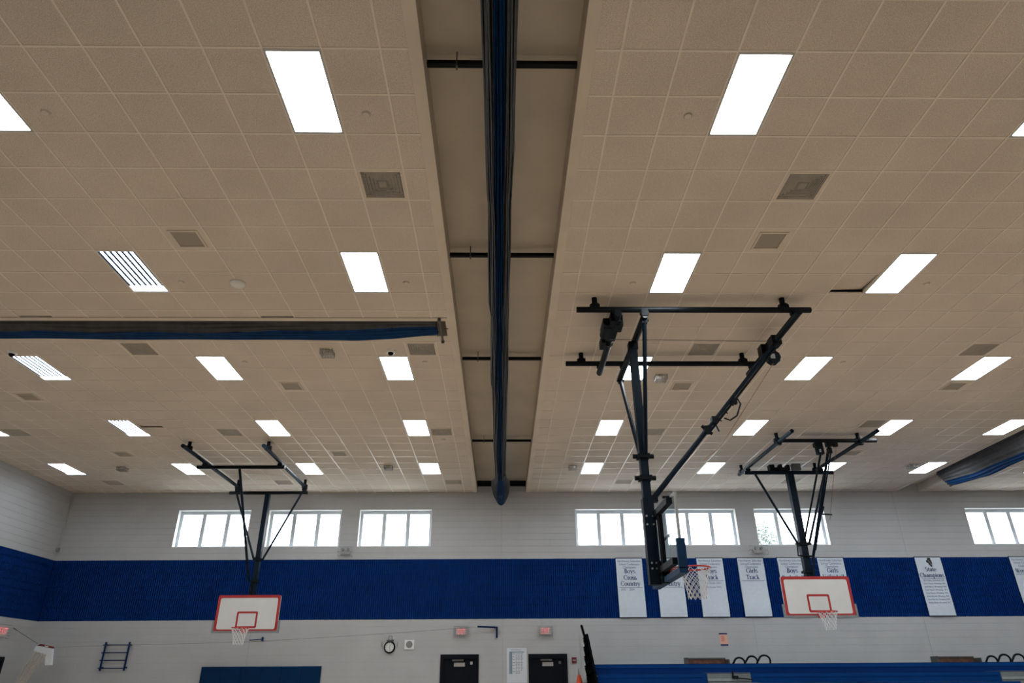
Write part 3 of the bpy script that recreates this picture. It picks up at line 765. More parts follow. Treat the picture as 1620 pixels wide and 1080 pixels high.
# right curtain
t = thing('divider_curtain', 'blue and grey gathered curtain hanging from the slot at the right', 'curtain', (13.85, 10, 7.3))
RB = [(-1, 6.78), (17.4, 6.79), (18.2, 6.80), (19.1, 6.78), (20.0, 6.85), (20.7, 6.93), (20.95, 7.0)]
RY = [(-1, 6.92), (17.4, 6.93), (18.5, 6.97), (19.6, 6.96), (20.3, 7.03), (20.95, 7.10)]
ty = [-.9 + .22 * i for i in range(100)]; ty = [q for q in ty if q < 20.9] + [20.95]
def gs(q):
    zb = lerp_tab(RY, q)[0]; P = []
    for i in range(9):
        f = i / 8; P.append((13.60 + .20 * f + (.022 if i % 2 else 0) + .012 * math.sin(q * 1.7 + i), 7.42 - (7.42 - zb) * f + .008 * math.sin(q * 2.1 + 2 * i)))
    return P
def bs(q):
    zb, zt = lerp_tab(RB, q)[0], lerp_tab(RY, q)[0]; P = []
    for i in range(6):
        f = i / 5; P.append((13.80 + .12 * f + (.02 if i % 2 else 0), zt - (zt - zb) * f ** .8 + .008 * math.sin(q * 3 + i)))
    return P + [(14.0, zb + .06), (14.04, 7.1), (14.05, 7.42)]
fold_bundle(gs, ty, PL).build('grey_fabric', 'cgrey', t)
fold_bundle(bs, ty, PL).build('blue_fabric', 'cblue', t)
o = MB()
for i in range(7): o.tube([(13.66 + .05 * i, 20.7, 7.36 - .06 * i), (13.67 + .05 * i, 20.99, 7.33 - .06 * i)], .035, 7)
o.build('end_fold', 'cgrey', t)
B(13.8, 13.86, YF, 21.3, 7.5, 7.545).build('track', 'gunmetal', t)
o = MB()
for i in range(21): o.box(13.82, 13.84, -.5 + i, -.47 + i, 7.38, 7.5)
o.build('trolleys', 'gunmetal', t)

# ================================================================== BASKETBALL HOOPS
def clamp(mb, x, y, z, s=.16): return mb.cbox((x, y, z), (s * .75, s * .75, s)).cbox((x, y, z), (s, s * .5, s * .4))
def stub(mb, x, y, ztop, zbot):
    mb.tube([(x, y, ztop + .03), (x, y, zbot)], .045, 12)
    mb.tube([(x, y, zbot + .06), (x, y, zbot + .03)], .085, 12)
    return mb.cbox((x, y, zbot), (.15, .12, .1))
def net_mesh(mb, c, R, drop, r, n=12, lev=6):
    rad = [R * (.59 + .41 * (1 - l / lev) ** 1.8) for l in range(lev + 1)]
    ring = []
    for l in range(lev + 1):
        z = c[2] - .012 - drop * l / lev
        ring.append([(c[0] + rad[l] * math.cos(2 * math.pi * (i + .5 * (l % 2)) / n), c[1] + rad[l] * math.sin(2 * math.pi * (i + .5 * (l % 2)) / n), z) for i in range(n)])
    for l in range(lev):
        for i in range(n):
            i2 = i if l % 2 == 0 else (i + 1) % n; i3 = (i - 1) % n if l % 2 == 0 else i
            mb.tube([ring[l][i], ring[l + 1][i2 if l % 2 else i]], r, 4, False).tube([ring[l][i], ring[l + 1][i3]], r, 4, False)
    return mb
def rrect(x0, x1, z0, z1, r, n=5):
    P = []
    for cx, cz, a0 in ((x1 - r, z1 - r, 0), (x0 + r, z1 - r, 90), (x0 + r, z0 + r, 180), (x1 - r, z0 + r, 270)):
        for i in range(n + 1):
            a = math.radians(a0 + 90 * i / n); P.append((cx + r * math.cos(a), cz + r * math.sin(a)))
    return P
def frame_band(mb, outer, inner, y):
    n = len(outer)
    return mb.add([(a, y, b) for a, b in outer] + [(a, y, b) for a, b in inner], [(i, (i + 1) % n, (i + 1) % n + n, i + n) for i in range(n)])

def white_board(root, x0, x1, z0, z1, y):
    """painted steel backboard facing -Y"""
    b = MB().prism(rrect(x0, x1, z0, z1, .05), y, y + .045).build('backboard', 'board', root)
    frame_band(MB(), rrect(x0, x1, z0, z1, .05), rrect(x0 + .072, x1 - .072, z0 + .04, z1 - .075, .05), y - .003).build('border', 'red', b)
    cx = (x0 + x1) / 2; q0, q1, w_ = z0 + .07, z0 + .51, .295
    frame_band(MB(), rrect(cx - w_, cx + w_, q0, q1, .04), rrect(cx - w_ + .052, cx + w_ - .052, q0 + .052, q1 - .052, .02), y - .003).build('target_square', 'red', b)
    p = MB().box(x0 - .05, x1 + .05, y - .012, y + .06, z0 - .05, z0 + .001)
    p.box(x0 - .05, x0, y - .012, y + .06, z0, z0 + .27).box(x1, x1 + .05, y - .012, y + .06, z0, z0 + .27)
    p.build('edge_padding', 'pad', root)
    return cx
def hoop(root, c, d, yb, nr=.006, lev=6):
    """rim at c; d is the unit vector from the board to the rim; yb the distance to the board face"""
    R = .2286
    r = MB().torus(c, R, .0125, 36, 8).build('rim', 'rim', root, smooth=True)
    bx = MB(); s = Vector((-d[1], d[0], 0)); cv = Vector(c); dv = Vector(d)
    for sg in (-1, 1):
        p = cv - dv * yb + s * sg * .07; q = cv - dv * (R * .75) + s * sg * .15
        bx.tube([p, q], .011, 6)
    pl = cv - dv * (yb - .012)
    ex = (.09 if abs(d[1]) else .012, .012 if abs(d[1]) else .09)
    bx.box(pl.x - ex[0], pl.x + ex[0], pl.y - ex[1], pl.y + ex[1], c[2] - .12, c[2] + .02)
    bx.build('rim_bracket', 'rim', root)
    net_mesh(MB(), c, R, .42, nr, 12, lev).build('net', 'net', root)

# --- hoop A: far left -------------------------------------------------
A = thing('basketball_hoop', 'white backboard hoop with red border hung from the ceiling, far left', 'basketball hoop', (-7.2, 21.2, HC), 'ceiling hung basketball hoops')
for x in (-8.24, -6.16):
    MB().tube([(x, 17.25, 7.10), (x, 21.55, 7.10)], .05, 12).build('ceiling_pipe', 'navy', A)
    for y, zb in ((17.62, 7.14), (21.42, 7.10)): stub(MB(), x, y, HC, zb).build('hanger', 'black', A)
    lk = MB(); clamp(lk, x, 18.79, 7.04, .14); clamp(lk, x, 21.43, 7.02, .14); lk.build('clamp', 'black', A)
MB().tube([(-8.45, 18.79, 6.97), (-6.02, 18.79, 6.97)], .05, 12).build('cross_pipe', 'black', A)
MB().tube([(-8.47, 21.43, 6.91), (-6.05, 21.43, 6.91)], .05, 12).build('cross_pipe', 'black', A)
MB().box(-7.33, -7.19, 21.33, 21.47, 3.2, 6.87).build('mast', 'navy', A)
MB().box(-7.35, -7.17, 21.31, 21.49, 4.86, 4.95).box(-7.40, -7.10, 21.35, 21.41, 4.88, 4.93).build('mast_collar', 'black', A)
B(-7.36, -7.16, 21.3, 21.5, 4.24, 4.30).build('mast_collar', 'black', A)
for x, xe in ((-8.23, -7.38), (-6.24, -7.12)): MB().tube([(x, 21.41, 6.86), (xe, 21.38, 4.9)], .032, 10).build('brace', 'navy', A)
MB().tube([(-7.28, 18.83, 6.92), (-7.40, 21.3, 4.27)], .036, 10).build('back_brace', 'navy', A)
MB().tube([(-7.32, 21.3, 4.27), (-7.30, 21.27, 3.1)], .03, 8).build('lower_arm', 'black', A)
for zz in (3.02, 3.55): B(-7.34, -7.18, 21.0, 21.34, zz, zz + .11).build('board_arm', 'black', A)
cx = white_board(A, -8.06, -6.29, 2.905, 3.85, 20.95)
hoop(A, (cx + .0, 20.56, 2.96), (0, -1, 0), .39)

# --- hoop B: far right ------------------------------------------------
Bh = thing('basketball_hoop', 'white backboard hoop with red border in front of the banners, far right', 'basketball hoop', (8.2, 19, HC), 'ceiling hung basketball hoops')
for x, y1 in ((7.13, 20.16), (9.25, 19.85)):
    MB().tube([(x, 16.0, 7.05), (x, y1, 7.11)], .05, 12).build('ceiling_pipe', 'navy', Bh)
    for y in (16.98, 19.9 if x < 8 else 19.7): stub(MB(), x, y, HC, 7.12).build('hanger', 'black', Bh)
    lk = MB(); clamp(lk, x, 16.9, 7.05, .14); clamp(lk, x, 19.4, 7.04, .14); lk.build('clamp', 'black', Bh)
MB().tube([(7.15, 16.88, 7.09), (9.68, 16.93, 7.10)], .05, 12).build('cross_pipe', 'black', Bh)
MB().tube([(7.03, 19.42, 6.96), (9.61, 19.42, 6.96)], .055, 12).build('cross_pipe', 'navy', Bh)
MB().box(8.24, 8.42, 19.33, 19.51, 3.3, 6.92).build('mast', 'navy', Bh)
MB().box(8.21, 8.45, 19.3, 19.54, 4.9, 4.98).box(8.12, 8.56, 19.36, 19.42, 4.92, 4.97).build('mast_collar', 'black', Bh)
B(8.2, 8.46, 19.29, 19.55, 4.18, 4.24).build('mast_collar', 'black', Bh)
MB().tube([(7.33, 19.4, 6.9), (8.18, 19.38, 4.95)], .034, 10).build('brace', 'navy', Bh)
MB().tube([(9.33, 19.4, 6.9), (8.5, 19.38, 4.95)], .034, 10).build('brace', 'navy', Bh)
MB().tube([(8.14, 19.32, 4.93), (8.10, 19.3, 4.62), (8.5, 19.3, 4.60)], .026, 8).build('lower_link', 'black', Bh)
MB().tube([(8.44, 16.93, 7.02), (8.50, 19.26, 4.62), (8.40, 19.28, 4.0)], .036, 10).tube([(8.50, 17.0, 6.9), (8.56, 19.2, 4.75)], .02, 8).build('back_brace', 'navy', Bh)
MB().tube([(8.21, 17.0, 6.8), (8.36, 19.3, 5.05)], .026, 8).build('safety_strap', 'black', Bh)
o = MB(); o.cbox((8.19, 17.0, 6.86), (.17, .13, .2)).cbox((8.17, 17.0, 7.01), (.2, .14, .1)); o.build('strap_reel', 'black', Bh)
B(8.15, 8.20, 16.93, 16.94, 6.80, 6.88).build('reel_label', 'steel', Bh)
o = MB(); o.cbox((8.43, 16.95, 7.03), (.14, .13, .16)).cbox((8.6, 16.95, 7.02), (.1, .1, .14)).cbox((8.45, 17.02, 6.86), (.1, .1, .14)); o.build('pivot_clamp', 'black', Bh)
o = MB().tube([(7.86, 19.4, 7.06), (8.34, 19.4, 7.06)], .055, 10); o.cbox((7.82, 19.4, 7.08), (.14, .2, .18)).cbox((8.08, 19.4, 7.1), (.08, .18, .16)).cbox((8.3, 19.42, 7.09), (.08, .2, .16)).build('winch', 'black', Bh)
B(8.42, 8.66, 19.32, 19.46, 7.02, 7.2).build('winch_motor_box', 'gunmetal', Bh)
MB().tube([(8.62, 17.0, 6.9), (8.75, 18.4, 5.4)], .006, 5).build('hoist_cable', 'hcable', Bh)
MB().tube([(8.62, 18.72, 5.62), (8.98, 18.72, 5.60)], .022, 8).tube([(8.62, 18.5, 5.9), (8.7, 18.5, 5.75), (8.66, 18.6, 5.6)], .02, 6).build('latch_arm', 'black', Bh)
for zz in (3.2, 3.75): B(8.26, 8.40, 18.8, 19.34, zz, zz + .11).build('board_arm', 'black', Bh)
cx = white_board(Bh, 7.285, 9.085, 3.055, 4.005, 18.75)
hoop(Bh, (cx, 18.36, 3.11), (0, -1, 0), .39)

# --- hoop C: near right, glass board seen edge on ---------------------------
Ch = thing('basketball_hoop', 'near glass backboard hoop on a dark folding mast, board edge-on to the viewer', 'basketball hoop', (2.3, 10.9, HC), 'ceiling hung basketball hoops')
for y, xa, xb in ((10.0, 1.248, 5.164), (12.155, 1.248, 4.96)):
    MB().tube([(xa, y, 7.1), (xb, y, 7.1)], .05, 14).build('ceiling_pipe', 'black', Ch)
    for x in (1.555, 4.715): stub(MB(), x, y, HC, 7.13).build('hanger', 'black', Ch)
for x, y0, y1 in ((1.92, 9.9, 12.34), (2.37, 9.97, 12.66), (4.885, 9.83, 12.4)):
    MB().tube([(x, y0, 6.98), (x, y1, 6.98)], .058, 14).build('cross_pipe', 'black', Ch)
    lk = MB(); clamp(lk, x, 10.0, 7.04, .14); clamp(lk, x, 12.155, 7.04, .14); lk.build('clamp', 'black', Ch)
MB().lathe((2.37, 9.965, 6.98), [(0, 0), (.05, 0), (.05, .01)], 14, 'y', -1).build('pipe_cap', 'gunmetal', Ch)
mx_, my_ = 2.325, 10.93
MB().box(mx_ - .065, mx_ + .065, my_ - .065, my_ + .065, 3.9, 6.95).build('mast', 'navy', Ch)
MB().box(mx_ - .085, mx_ + .085, my_ - .085, my_ + .085, 2.86, 4.17).build('mast_sleeve', 'navy', Ch)
o = MB()
for z in (4.86, 4.50): MB().box(mx_ - .10, mx_ + .10, my_ - .10, my_ + .10, z - .035, z + .035).tube([(mx_ - .17, my_ - .02, z), (mx_ + .17, my_ - .02, z)], .04, 10).build('mast_collar', 'black', Ch)
MB().box(mx_ - .08, mx_ + .08, my_ - .08, my_ + .08, 6.80, 6.94).build('mast_collar', 'black', Ch)
for z, dx in ((3.88, .05), (3.75, .05), (3.17, .035), (3.09, .035)):
    for sx in (-1, 1):
        MB().tube([(mx_ + sx * dx, my_ - .086, z), (mx_ + sx * dx, my_ - .1, z)], .016, 8).build('bolt', 'steel', Ch)
MB().tube([(2.37, 12.6, 6.93), (mx_ - .02, my_ + .1, 4.9)], .036, 10).build('brace', 'navy', Ch)
MB().tube([(2.37, 10.03, 6.93), (mx_ + .03, my_ - .09, 4.9)], .036, 10).build('brace', 'navy', Ch)
for y in (12.6, 10.05): MB().cbox((2.37, y, 6.92), (.09, .07, .1)).tube([(2.30, y, 6.93), (2.44, y, 6.93)], .024, 8).build('brace_pivot', 'black', Ch)
P0, P1 = Vector((mx_ + .1, 10.95, 4.17)), Vector((4.86, 10.95, 6.93))
dv = (P1 - P0)
MB().tube([P0, P0 + dv * .44], .045, 12).build('diagonal_brace', 'navy', Ch)
B(mx_ + .065, mx_ + .17, 10.89, 11.01, 4.12, 4.22).build('brace_foot', 'black', Ch)
nn = Vector((-dv.z, 0, dv.x)).normalized()
MB().tube([P0 + dv * .42, P1], .032, 10).build('diagonal_brace', 'navy', Ch)
MB().tube([P0 + dv * .42 - nn * .055, P0 + dv * .98 - nn * .055], .022, 8).build('telescoping_rod', 'black', Ch)
o = MB()
for f in (.42, .48): MB().cbox(P0 + dv * f, (.1, .12, .12)).build('brace_coupling', 'black', Ch)
o.tube([P0 + dv * .42 + nn * .11, P0 + dv * .42 - nn * .11], .028, 8).tube([P0 + dv * .475 - nn * .02, P0 + dv * .45 - nn * .17], .012, 6)
for f in (.5, .55, .6): o.tube([P0 + dv * f, P0 + dv * f - nn * .1], .012, 6)
o.build('brace_pin', 'black', Ch, stuff=True)
MB().cbox(P0 + dv * .62 - nn * .06, (.09, .08, .1)).build('brace_catch', 'black', Ch)
MB().tube([P0 + dv * .645 - nn * .05, P0 + dv * .63 - nn * .17, P0 + dv * .57 - nn * .24, P0 + dv * .53 - nn * .2, P0 + dv * .52 - nn * .1], .014, 6).build('strap_loop', 'black', Ch)
o = MB(); o.cbox((4.88, 10.95, 6.98), (.17, .22, .17)).cbox((4.88, 11.25, 6.98), (.15, .3, .15)).cbox((4.78, 11.3, 6.96), (.1, .2, .2)); o.build('brace_pivot', 'black', Ch)
o = MB().lathe((4.86, 11.1, 6.73), [(0, -.07), (.12, -.07), (.13, -.05), (.13, .05), (.12, .07), (0, .07)], 10, 'y'); o.cbox((4.88, 11.1, 6.86), (.08, .1, .2)); o.build('strap_reel', 'black', Ch)
B(4.79, 4.87, 11.02, 11.026, 6.69, 6.78).build('reel_label', 'plate', Ch)
MB().tube([(4.87, 11.06, 6.66), (3.65, 11.0, 5.05), (3.3, 10.98, 4.8)], .005, 5).build('hoist_cable', 'hcable', Ch)
o = MB(); o.cbox((1.9, 10.42, 6.99), (.17, .75, .16)).cbox((1.80, 10.5, 7.0), (.14, .42, .2)).cbox((1.98, 10.3, 7.0), (.12, .26, .2)).cbox((1.8, 10.95, 6.96), (.08, .3, .14)).tube([(1.78, 10.2, 6.98), (1.78, 10.65, 6.95)], .075, 10)
o.build('winch', 'black', Ch)
for y in (10.72, 11.02): MB().torus((1.92, y, 6.98), .068, .012, 18, 6, 'y').build('pipe_strap', 'gunmetal', Ch)
MB().tube([(1.95, 10.7, 6.9), (2.9, 10.9, 6.99), (3.8, 11.0, 7.03), (4.82, 11.05, 7.04)], .006, 5).build('hoist_cable', 'cable', Ch)
# board assembly: glass in the plane X = XB, front towards +X
XB, Y0, Y1, Zb, Zt = 2.475, 9.74, 11.52, 2.93, 3.99
MB().box(XB, XB + .012, Y0 + .03, Y1 - .03, Zb + .03, Zt - .03).build('glass_board', 'bglass', Ch)
o = MB().box(XB - .012, XB + .024, Y0, Y0 + .045, Zb + .045, Zt - .045).box(XB - .012, XB + .024, Y1 - .045, Y1, Zb + .045, Zt - .045).box(XB - .012, XB + .024, Y0, Y1, Zt - .045, Zt).box(XB - .012, XB + .024, Y0, Y1, Zb, Zb + .045)
o.build('board_frame', 'plate', Ch)
yc = (Y0 + Y1) / 2
o = MB()
for a, b, c, d_ in ((yc - .3, yc + .3, Zb + .14, Zb + .19), (yc - .3, yc + .3, Zb + .54, Zb + .59), (yc - .3, yc - .25, Zb + .19, Zb + .54), (yc + .25, yc + .3, Zb + .19, Zb + .54)): o.box(XB + .0125, XB + .0135, a, b, c, d_)
o.build('target_square', 'net', Ch)
o = MB().box(XB - .06, XB + .06, Y0 - .05, Y1 + .05, Zb - .06, Zb + .012)
o.box(XB - .06, XB + .06, Y0 - .05, Y0, Zb, Zb + .40).box(XB - .06, XB + .06, Y1, Y1 + .05, Zb, Zb + .40)
o.build('edge_padding', 'bluepad', Ch)
o = MB().box(XB - .10, XB - .014, Y0 + .14, Y1 - .1, Zt - .14, Zt - .05); o.build('board_arm', 'black', Ch)
o = MB().box(XB - .10, XB - .014, Y0 + .14, Y1 - .1, Zb + .08, Zb + .17); o.build('board_arm', 'black', Ch)
for y, hw in ((10.66, .07), (11.06, .025)): B(XB - .07, XB - .014, y - hw, y + hw, Zb + .15, Zt - .13).build('board_strut', 'black', Ch)
B(mx_ + .06, XB - .03, 10.82, 11.04, 3.84, 3.95).build('mast_bracket', 'black', Ch)
o = MB().box(mx_ + .06, XB - .03, 10.82, 11.04, 3.0, 3.14).cbox((mx_ + .1, 10.78, 3.1), (.12, .14, .16)).cbox((mx_ + .12, 10.72, 2.95), (.1, .1, .18)); o.build('mast_bracket', 'black', Ch)
MB().tube([(XB - .12, 10.0, 3.97), (XB - .02, 10.0, 3.97)], .02, 8).build('bolt', 'black', Ch)
hoop(Ch, (XB + .395, yc, 3.065), (1, 0, 0), .38, .0058, 8)

# ================================================================== WALL ITEMS
def face_y(y): return D - y
# emergency lights in wire guards, exit signs, clock, speaker
for (x0, x1, z0, z1), lb in (((-5.25, -4.80, 5.24, 5.52), 'white emergency light in a wire guard, below the gap of the left windows'), ((8.08, 8.64, 5.24, 5.52), 'white emergency light in a wire guard, above the track banners')):
    t = thing('emergency_light', lb, 'emergency light', ((x0 + x1) / 2, D, z0), 'caged emergency lights')
    cx, cz = (x0 + x1) / 2, (z0 + z1) / 2
    B(cx - .16, cx + .16, D - .09, D, cz - .09, cz + .03).build('battery_box', 'plate', t)
    for sg in (-1, 1): MB().lathe((cx + sg * .09, D - .1, cz + .06), [(0, -.05), (.045, -.05), (.05, 0), (.03, .05), (0, .05)], 14, 'y').build('lamp_head', 'pad', t)
    c = MB()
    for z in (z0, cz, z1): c.tube([(x0, D, z), (x0, D - .16, z), (x1, D - .16, z), (x1, D, z)], .006, 5)
    for i in range(7):
        x = x0 + (x1 - x0) * i / 6; c.tube([(x, D, z0), (x, D - .16, z0), (x, D - .16, z1), (x, D, z1)], .005, 5)
    c.build('wire_guard', 'wire', t)
def exit_sign(lb, x0, x1, z0, z1):
    t = thing('exit_sign', lb, 'exit sign', ((x0 + x1) / 2, D, z0), 'exit signs')
    cx, cz = (x0 + x1) / 2, (z0 + z1) / 2
    B(x0 + .02, x1 - .02, D - .06, D, z0 + .03, z1 - .02).build('sign_face', 'exitface', t)
    text('EXIT', .21, cx, D - .063, cz, 'exitred', t, width=.25)
    c = MB()
    for i in range(6): z = z0 - .03 + (z1 - z0 + .06) * i / 5; c.tube([(x0 - .05, D, z), (x0 - .05, D - .1, z), (x1 + .05, D - .1, z), (x1 + .05, D, z)], .0045, 5)
    for i in range(9): x = x0 - .05 + (x1 - x0 + .1) * i / 8; c.tube([(x, D, z0 - .03), (x, D - .1, z0 - .03), (x, D - .1, z1 + .03), (x, D, z1 + .03)], .0045, 5)
    c.build('wire_guard', 'wire', t)
exit_sign('red lit exit sign in a wire guard above the left door', -1.41, -1.05, 2.86, 3.10)
exit_sign('red lit exit sign in a wire guard above the right door', 1.18, 1.54, 2.86, 3.11)
t = thing('exit_sign', 'partly seen red lit exit sign on the left wall at the frame edge', 'exit sign', (XL, 21.45, 2.85), 'exit signs')
B(XL, XL + .06, 21.24, 21.68, 2.83, 3.1).build('sign_face', 'exitface', t)
vs, fs = _fc['EXIT']
MB().add([(XL + .063, 21.46 + v[0] * .17, 2.965 + v[1] * .24) for v in vs], fs).build('lettering', 'exitred', t)
c = MB()
for i in range(6): z = 2.79 + .35 * i / 5; c.tube([(XL, 21.2, z), (XL + .1, 21.2, z), (XL + .1, 21.75, z), (XL, 21.75, z)], .0045, 5)
c.build('wire_guard', 'wire', t)
t = thing('wall_clock', 'round white wall clock with a black rim beside the wall speaker', 'clock', (-3.4, D, 2.4))
MB().lathe((-3.405, D, 2.555), [(.132, -.05), (.165, -.058), (.175, -.04), (.172, 0)], 32, 'y').build('rim', 'black', t, smooth=True)
MB().lathe((-3.405, D, 2.555), [(0, -.045), (.136, -.045), (.136, -.03)], 32, 'y').build('dial', 'board', t)
o = MB()
for i in range(12):
    a = math.radians(30 * i); o.cbox((-3.405 + .112 * math.sin(a), D - .047, 2.555 + .112 * math.cos(a)), (.012, .003, .022))
o.build('hour_marks', 'blackink', t)
MB().tube([(-3.405, D - .05, 2.555), (-3.375, D - .05, 2.63)], .005, 5).build('hour_hand', 'blackink', t)
MB().tube([(-3.405, D - .052, 2.555), (-3.385, D - .052, 2.455)], .004, 5).build('minute_hand', 'blackink', t)
MB().box(-3.49, -3.30, D - .07, D, 2.715, 2.765).tube([(-3.45, D - .02, 2.76), (-3.45, D - .02, 2.87), (-3.35, D - .02, 2.87), (-3.35, D - .02, 2.76)], .007, 5).build('mount', 'gunmetal', t)
for sg in (-1, 1): MB().tube([(-3.405 + sg * .24, D, 2.7), (-3.405 + sg * .24, D - .03, 2.7), (-3.405 + sg * .24, D - .03, 2.57), (-3.405 + sg * .24, D, 2.57)], .009, 6).build('guard_stub', 'wire', t)
t = thing('wall_speaker', 'square white wall speaker with round grille beside the clock', 'speaker', (-2.81, D, 2.5))
B(-2.955, -2.665, D - .03, D, 2.495, 2.76).build('speaker_plate', 'white', t)
MB().lathe((-2.81, D - .03, 2.628), [(0, -.006), (.095, -.006), (.1, 0)], 28, 'y').build('grille', 'pad', t)
t = thing('wall_bracket', 'blue folded steel wall bracket between the left door and the poster', 'bracket', (-.3, D, 2.9))
MB().tube([(-.72, D - .35, 3.10), (-.18, D - .02, 3.10)], .028, 8).build('arm', 'steelblue', t)
MB().box(-.165, -.11, D - .05, D, 2.80, 3.12).build('wall_plate', 'steelblue', t)
MB().cbox((-.26, D - .05, 3.05), (.07, .07, .05)).build('pivot', 'plate', t)
t = thing('wall_bracket', 'small blue wall bracket just under the far left backboard', 'bracket', (-7.3, D, 2.75))
MB().box(-7.32, -7.27, D - .06, D, 2.74, 2.86).build('wall_plate', 'steelblue', t)
MB().tube([(-7.3, D - .03, 2.80), (-7.62, D - .25, 2.76)], .014, 6).build('arm', 'steelblue', t)
t = thing('poster', 'large white printed chart poster on the wall between the doors', 'poster', (.475, D, 1.55))
MB().box(.172, .775, D - .012, D - .003, 1.56, 2.512).build('sheet', 'paper', t)
o = MB()
B(.25, .70, D - .0135, D - .0125, 2.385, 2.415).build('heading_bar', 'tint', t)
B(.30, .62, D - .0135, D - .0125, 2.455, 2.470).build('title_line', 'tintgrey', t)
B(.245, .335, D - .0135, D - .0125, 1.80, 2.385).build('day_column', 'tint', t)
o = MB()
for c, (xa, xb) in enumerate(((.35, .42), (.44, .50), (.51, .57), (.59, .66))):
    for r in range(14):
        if c == 0 and r % 2: continue
        if c == 3 and r > 11: continue
        z = 2.355 - r * .041; o.box(xa, xb - .012 * (r % 3), D - .0135, D - .0125, z - .011, z + .008)
o.build('table_text', 'tintgrey', t, stuff=True)
t = thing('fire_alarm', 'small dark red fire alarm right of the right door', 'fire alarm', (2.215, D, 2.08))
B(2.145, 2.285, D - .05, D, 2.085, 2.245).build('housing', 'firered', t)
text('FIRE', .05, 2.215, D - .052, 2.16, 'net', t, width=.1)
t = thing('notice', 'faded orange paper notice held by blue tape on the white wall', 'notice', (6.87, D, 2.54))
B(6.745, 6.985, D - .006, D, 2.57, 2.88).build('paper', 'pink', t)
B(6.735, 6.99, D - .009, D, 2.862, 2.905).build('tape', 'bluetape', t)
B(6.755, 6.985, D - .009, D, 2.545, 2.588).build('tape', 'bluetape', t)
o = MB()
for i in range(6): o.box(6.79, 6.90 - .01 * (i % 3), D - .0075, D - .0062, 2.80 - i * .025, 2.81 - i * .025)
o.build('print_lines', 'rim', t)
# climbing ladder
t = thing('wall_ladder', 'short blue steel climbing ladder mounted on the far wall, lower left', 'ladder', (-11.6, D, 1.96))
for x in (-11.955, -11.245):
    r = MB().box(x - .022, x + .022, D - .16, D - .12, 1.95, 2.74).build('side_rail', 'steelblue', t)
    MB().box(x - .018, x + .018, D - .12, D, 2.64, 2.68).box(x - .018, x + .018, D - .12, D, 2.02, 2.06).build('wall_arm', 'steelblue', r)
for z in (2.02, 2.235, 2.445, 2.655): MB().tube([(-12.03, D - .14, z), (-11.22, D - .14, z)], .016, 8).build('rung', 'steelblue', t)
# wall mats
for i in range(6):
    x0 = -8.99 + .5965 * i
    t = tag(MB().prism([(x0 + .003, D - .05), (x0 + .02, D - .062), (x0 + .577, D - .062), (x0 + .594, D - .05), (x0 + .594, D), (x0 + .003, D)], .1, 2.045, 'z').build('wall_mat', 'mat_'),
            ['leftmost', 'second from left', 'third from left', 'third from right', 'second from right', 'rightmost'][i] + ' of the six navy wall mats under the left hoop', 'wall mat', 'navy wall mats')
# conduit in the corner
t = thing('conduit', 'thin pale conduit with a junction box in the far left corner', 'conduit', (XL, 22.97, 5.4))
MB().tube([(XL + .02, 22.985, 7.31), (XL + .02, 22.985, 5.52)], .017, 8).build('pipe', 'block', t)
MB().cbox((XL + .022, 22.985, 6.4), (.04, .05, .05)).build('coupling', 'block', t)
B(XL, XL + .07, 22.90, 23.01, 5.41, 5.53).build('junction_box', 'pad', t)
# net cable and gathered net
t = thing('cable', 'short thin cable from the left wall down to the gathered net', 'cable', (XL, 21.93, 3.08))
MB().tube([(XL + .02, 21.93, 3.08), (-13.46, 22.0, 2.655)], .007, 5).build('strand', 'cable', t)
MB().tube([(XL + .02, 21.93, 3.08), (XL + .12, 21.94, 3.03)], .014, 6).build('anchor', 'cable', t)
t = thing('cable', 'long thin cable strung low across the far wall from net to bracket', 'cable', (-.72, D - .35, 3.09))
MB().tube([(-12.955, 22.02, 2.57), (-11.1, 22.6, 2.64), (-7.6, 22.75, 2.715), (-4, 22.85, 2.9), (-.76, D - .35, 3.09)], .0045, 5).build('strand', 'cable', t)
nt_ = thing('gathered_net', 'white sports net gathered on the cable in the left corner', 'net', (-13.4, 22.0, 2.0))
MB().prism([(-13.44, 2.60), (-13.36, 2.655), (-12.97, 2.575), (-12.975, 2.53), (-13.35, 2.60)], 21.96, 22.03).build('top_band', 'firered', nt_)
MB().prism([(-13.21, 2.612), (-13.10, 2.588), (-13.11, 2.562), (-13.22, 2.585)], 21.95, 21.958).build('band_label', 'board', nt_)
MB().prism([(-13.53, 2.40), (-13.46, 2.60), (-13.36, 2.59), (-12.98, 2.52), (-12.90, 2.10), (-13.06, 2.09), (-13.12, 2.33), (-13.42, 2.42), (-13.58, 2.12)], 21.95, 22.05).build('side_tape', 'band', nt_)
o = MB()
for i in range(26):
    f = i / 25; x0 = -13.48 + .40 * f; y = 21.93 + .05 * math.sin(i * 2.4)
    o.tube([(x0, y, 2.47 - .1 * f), (-13.62 + .30 * f, y, 2.0), (-13.74 + .22 * f, y, 1.55), (-13.80 + .20 * f, y, .9), (-13.80 + .26 * f, y, .06)], .013, 5)
o.build('net_cords', 'cordnet', nt_)

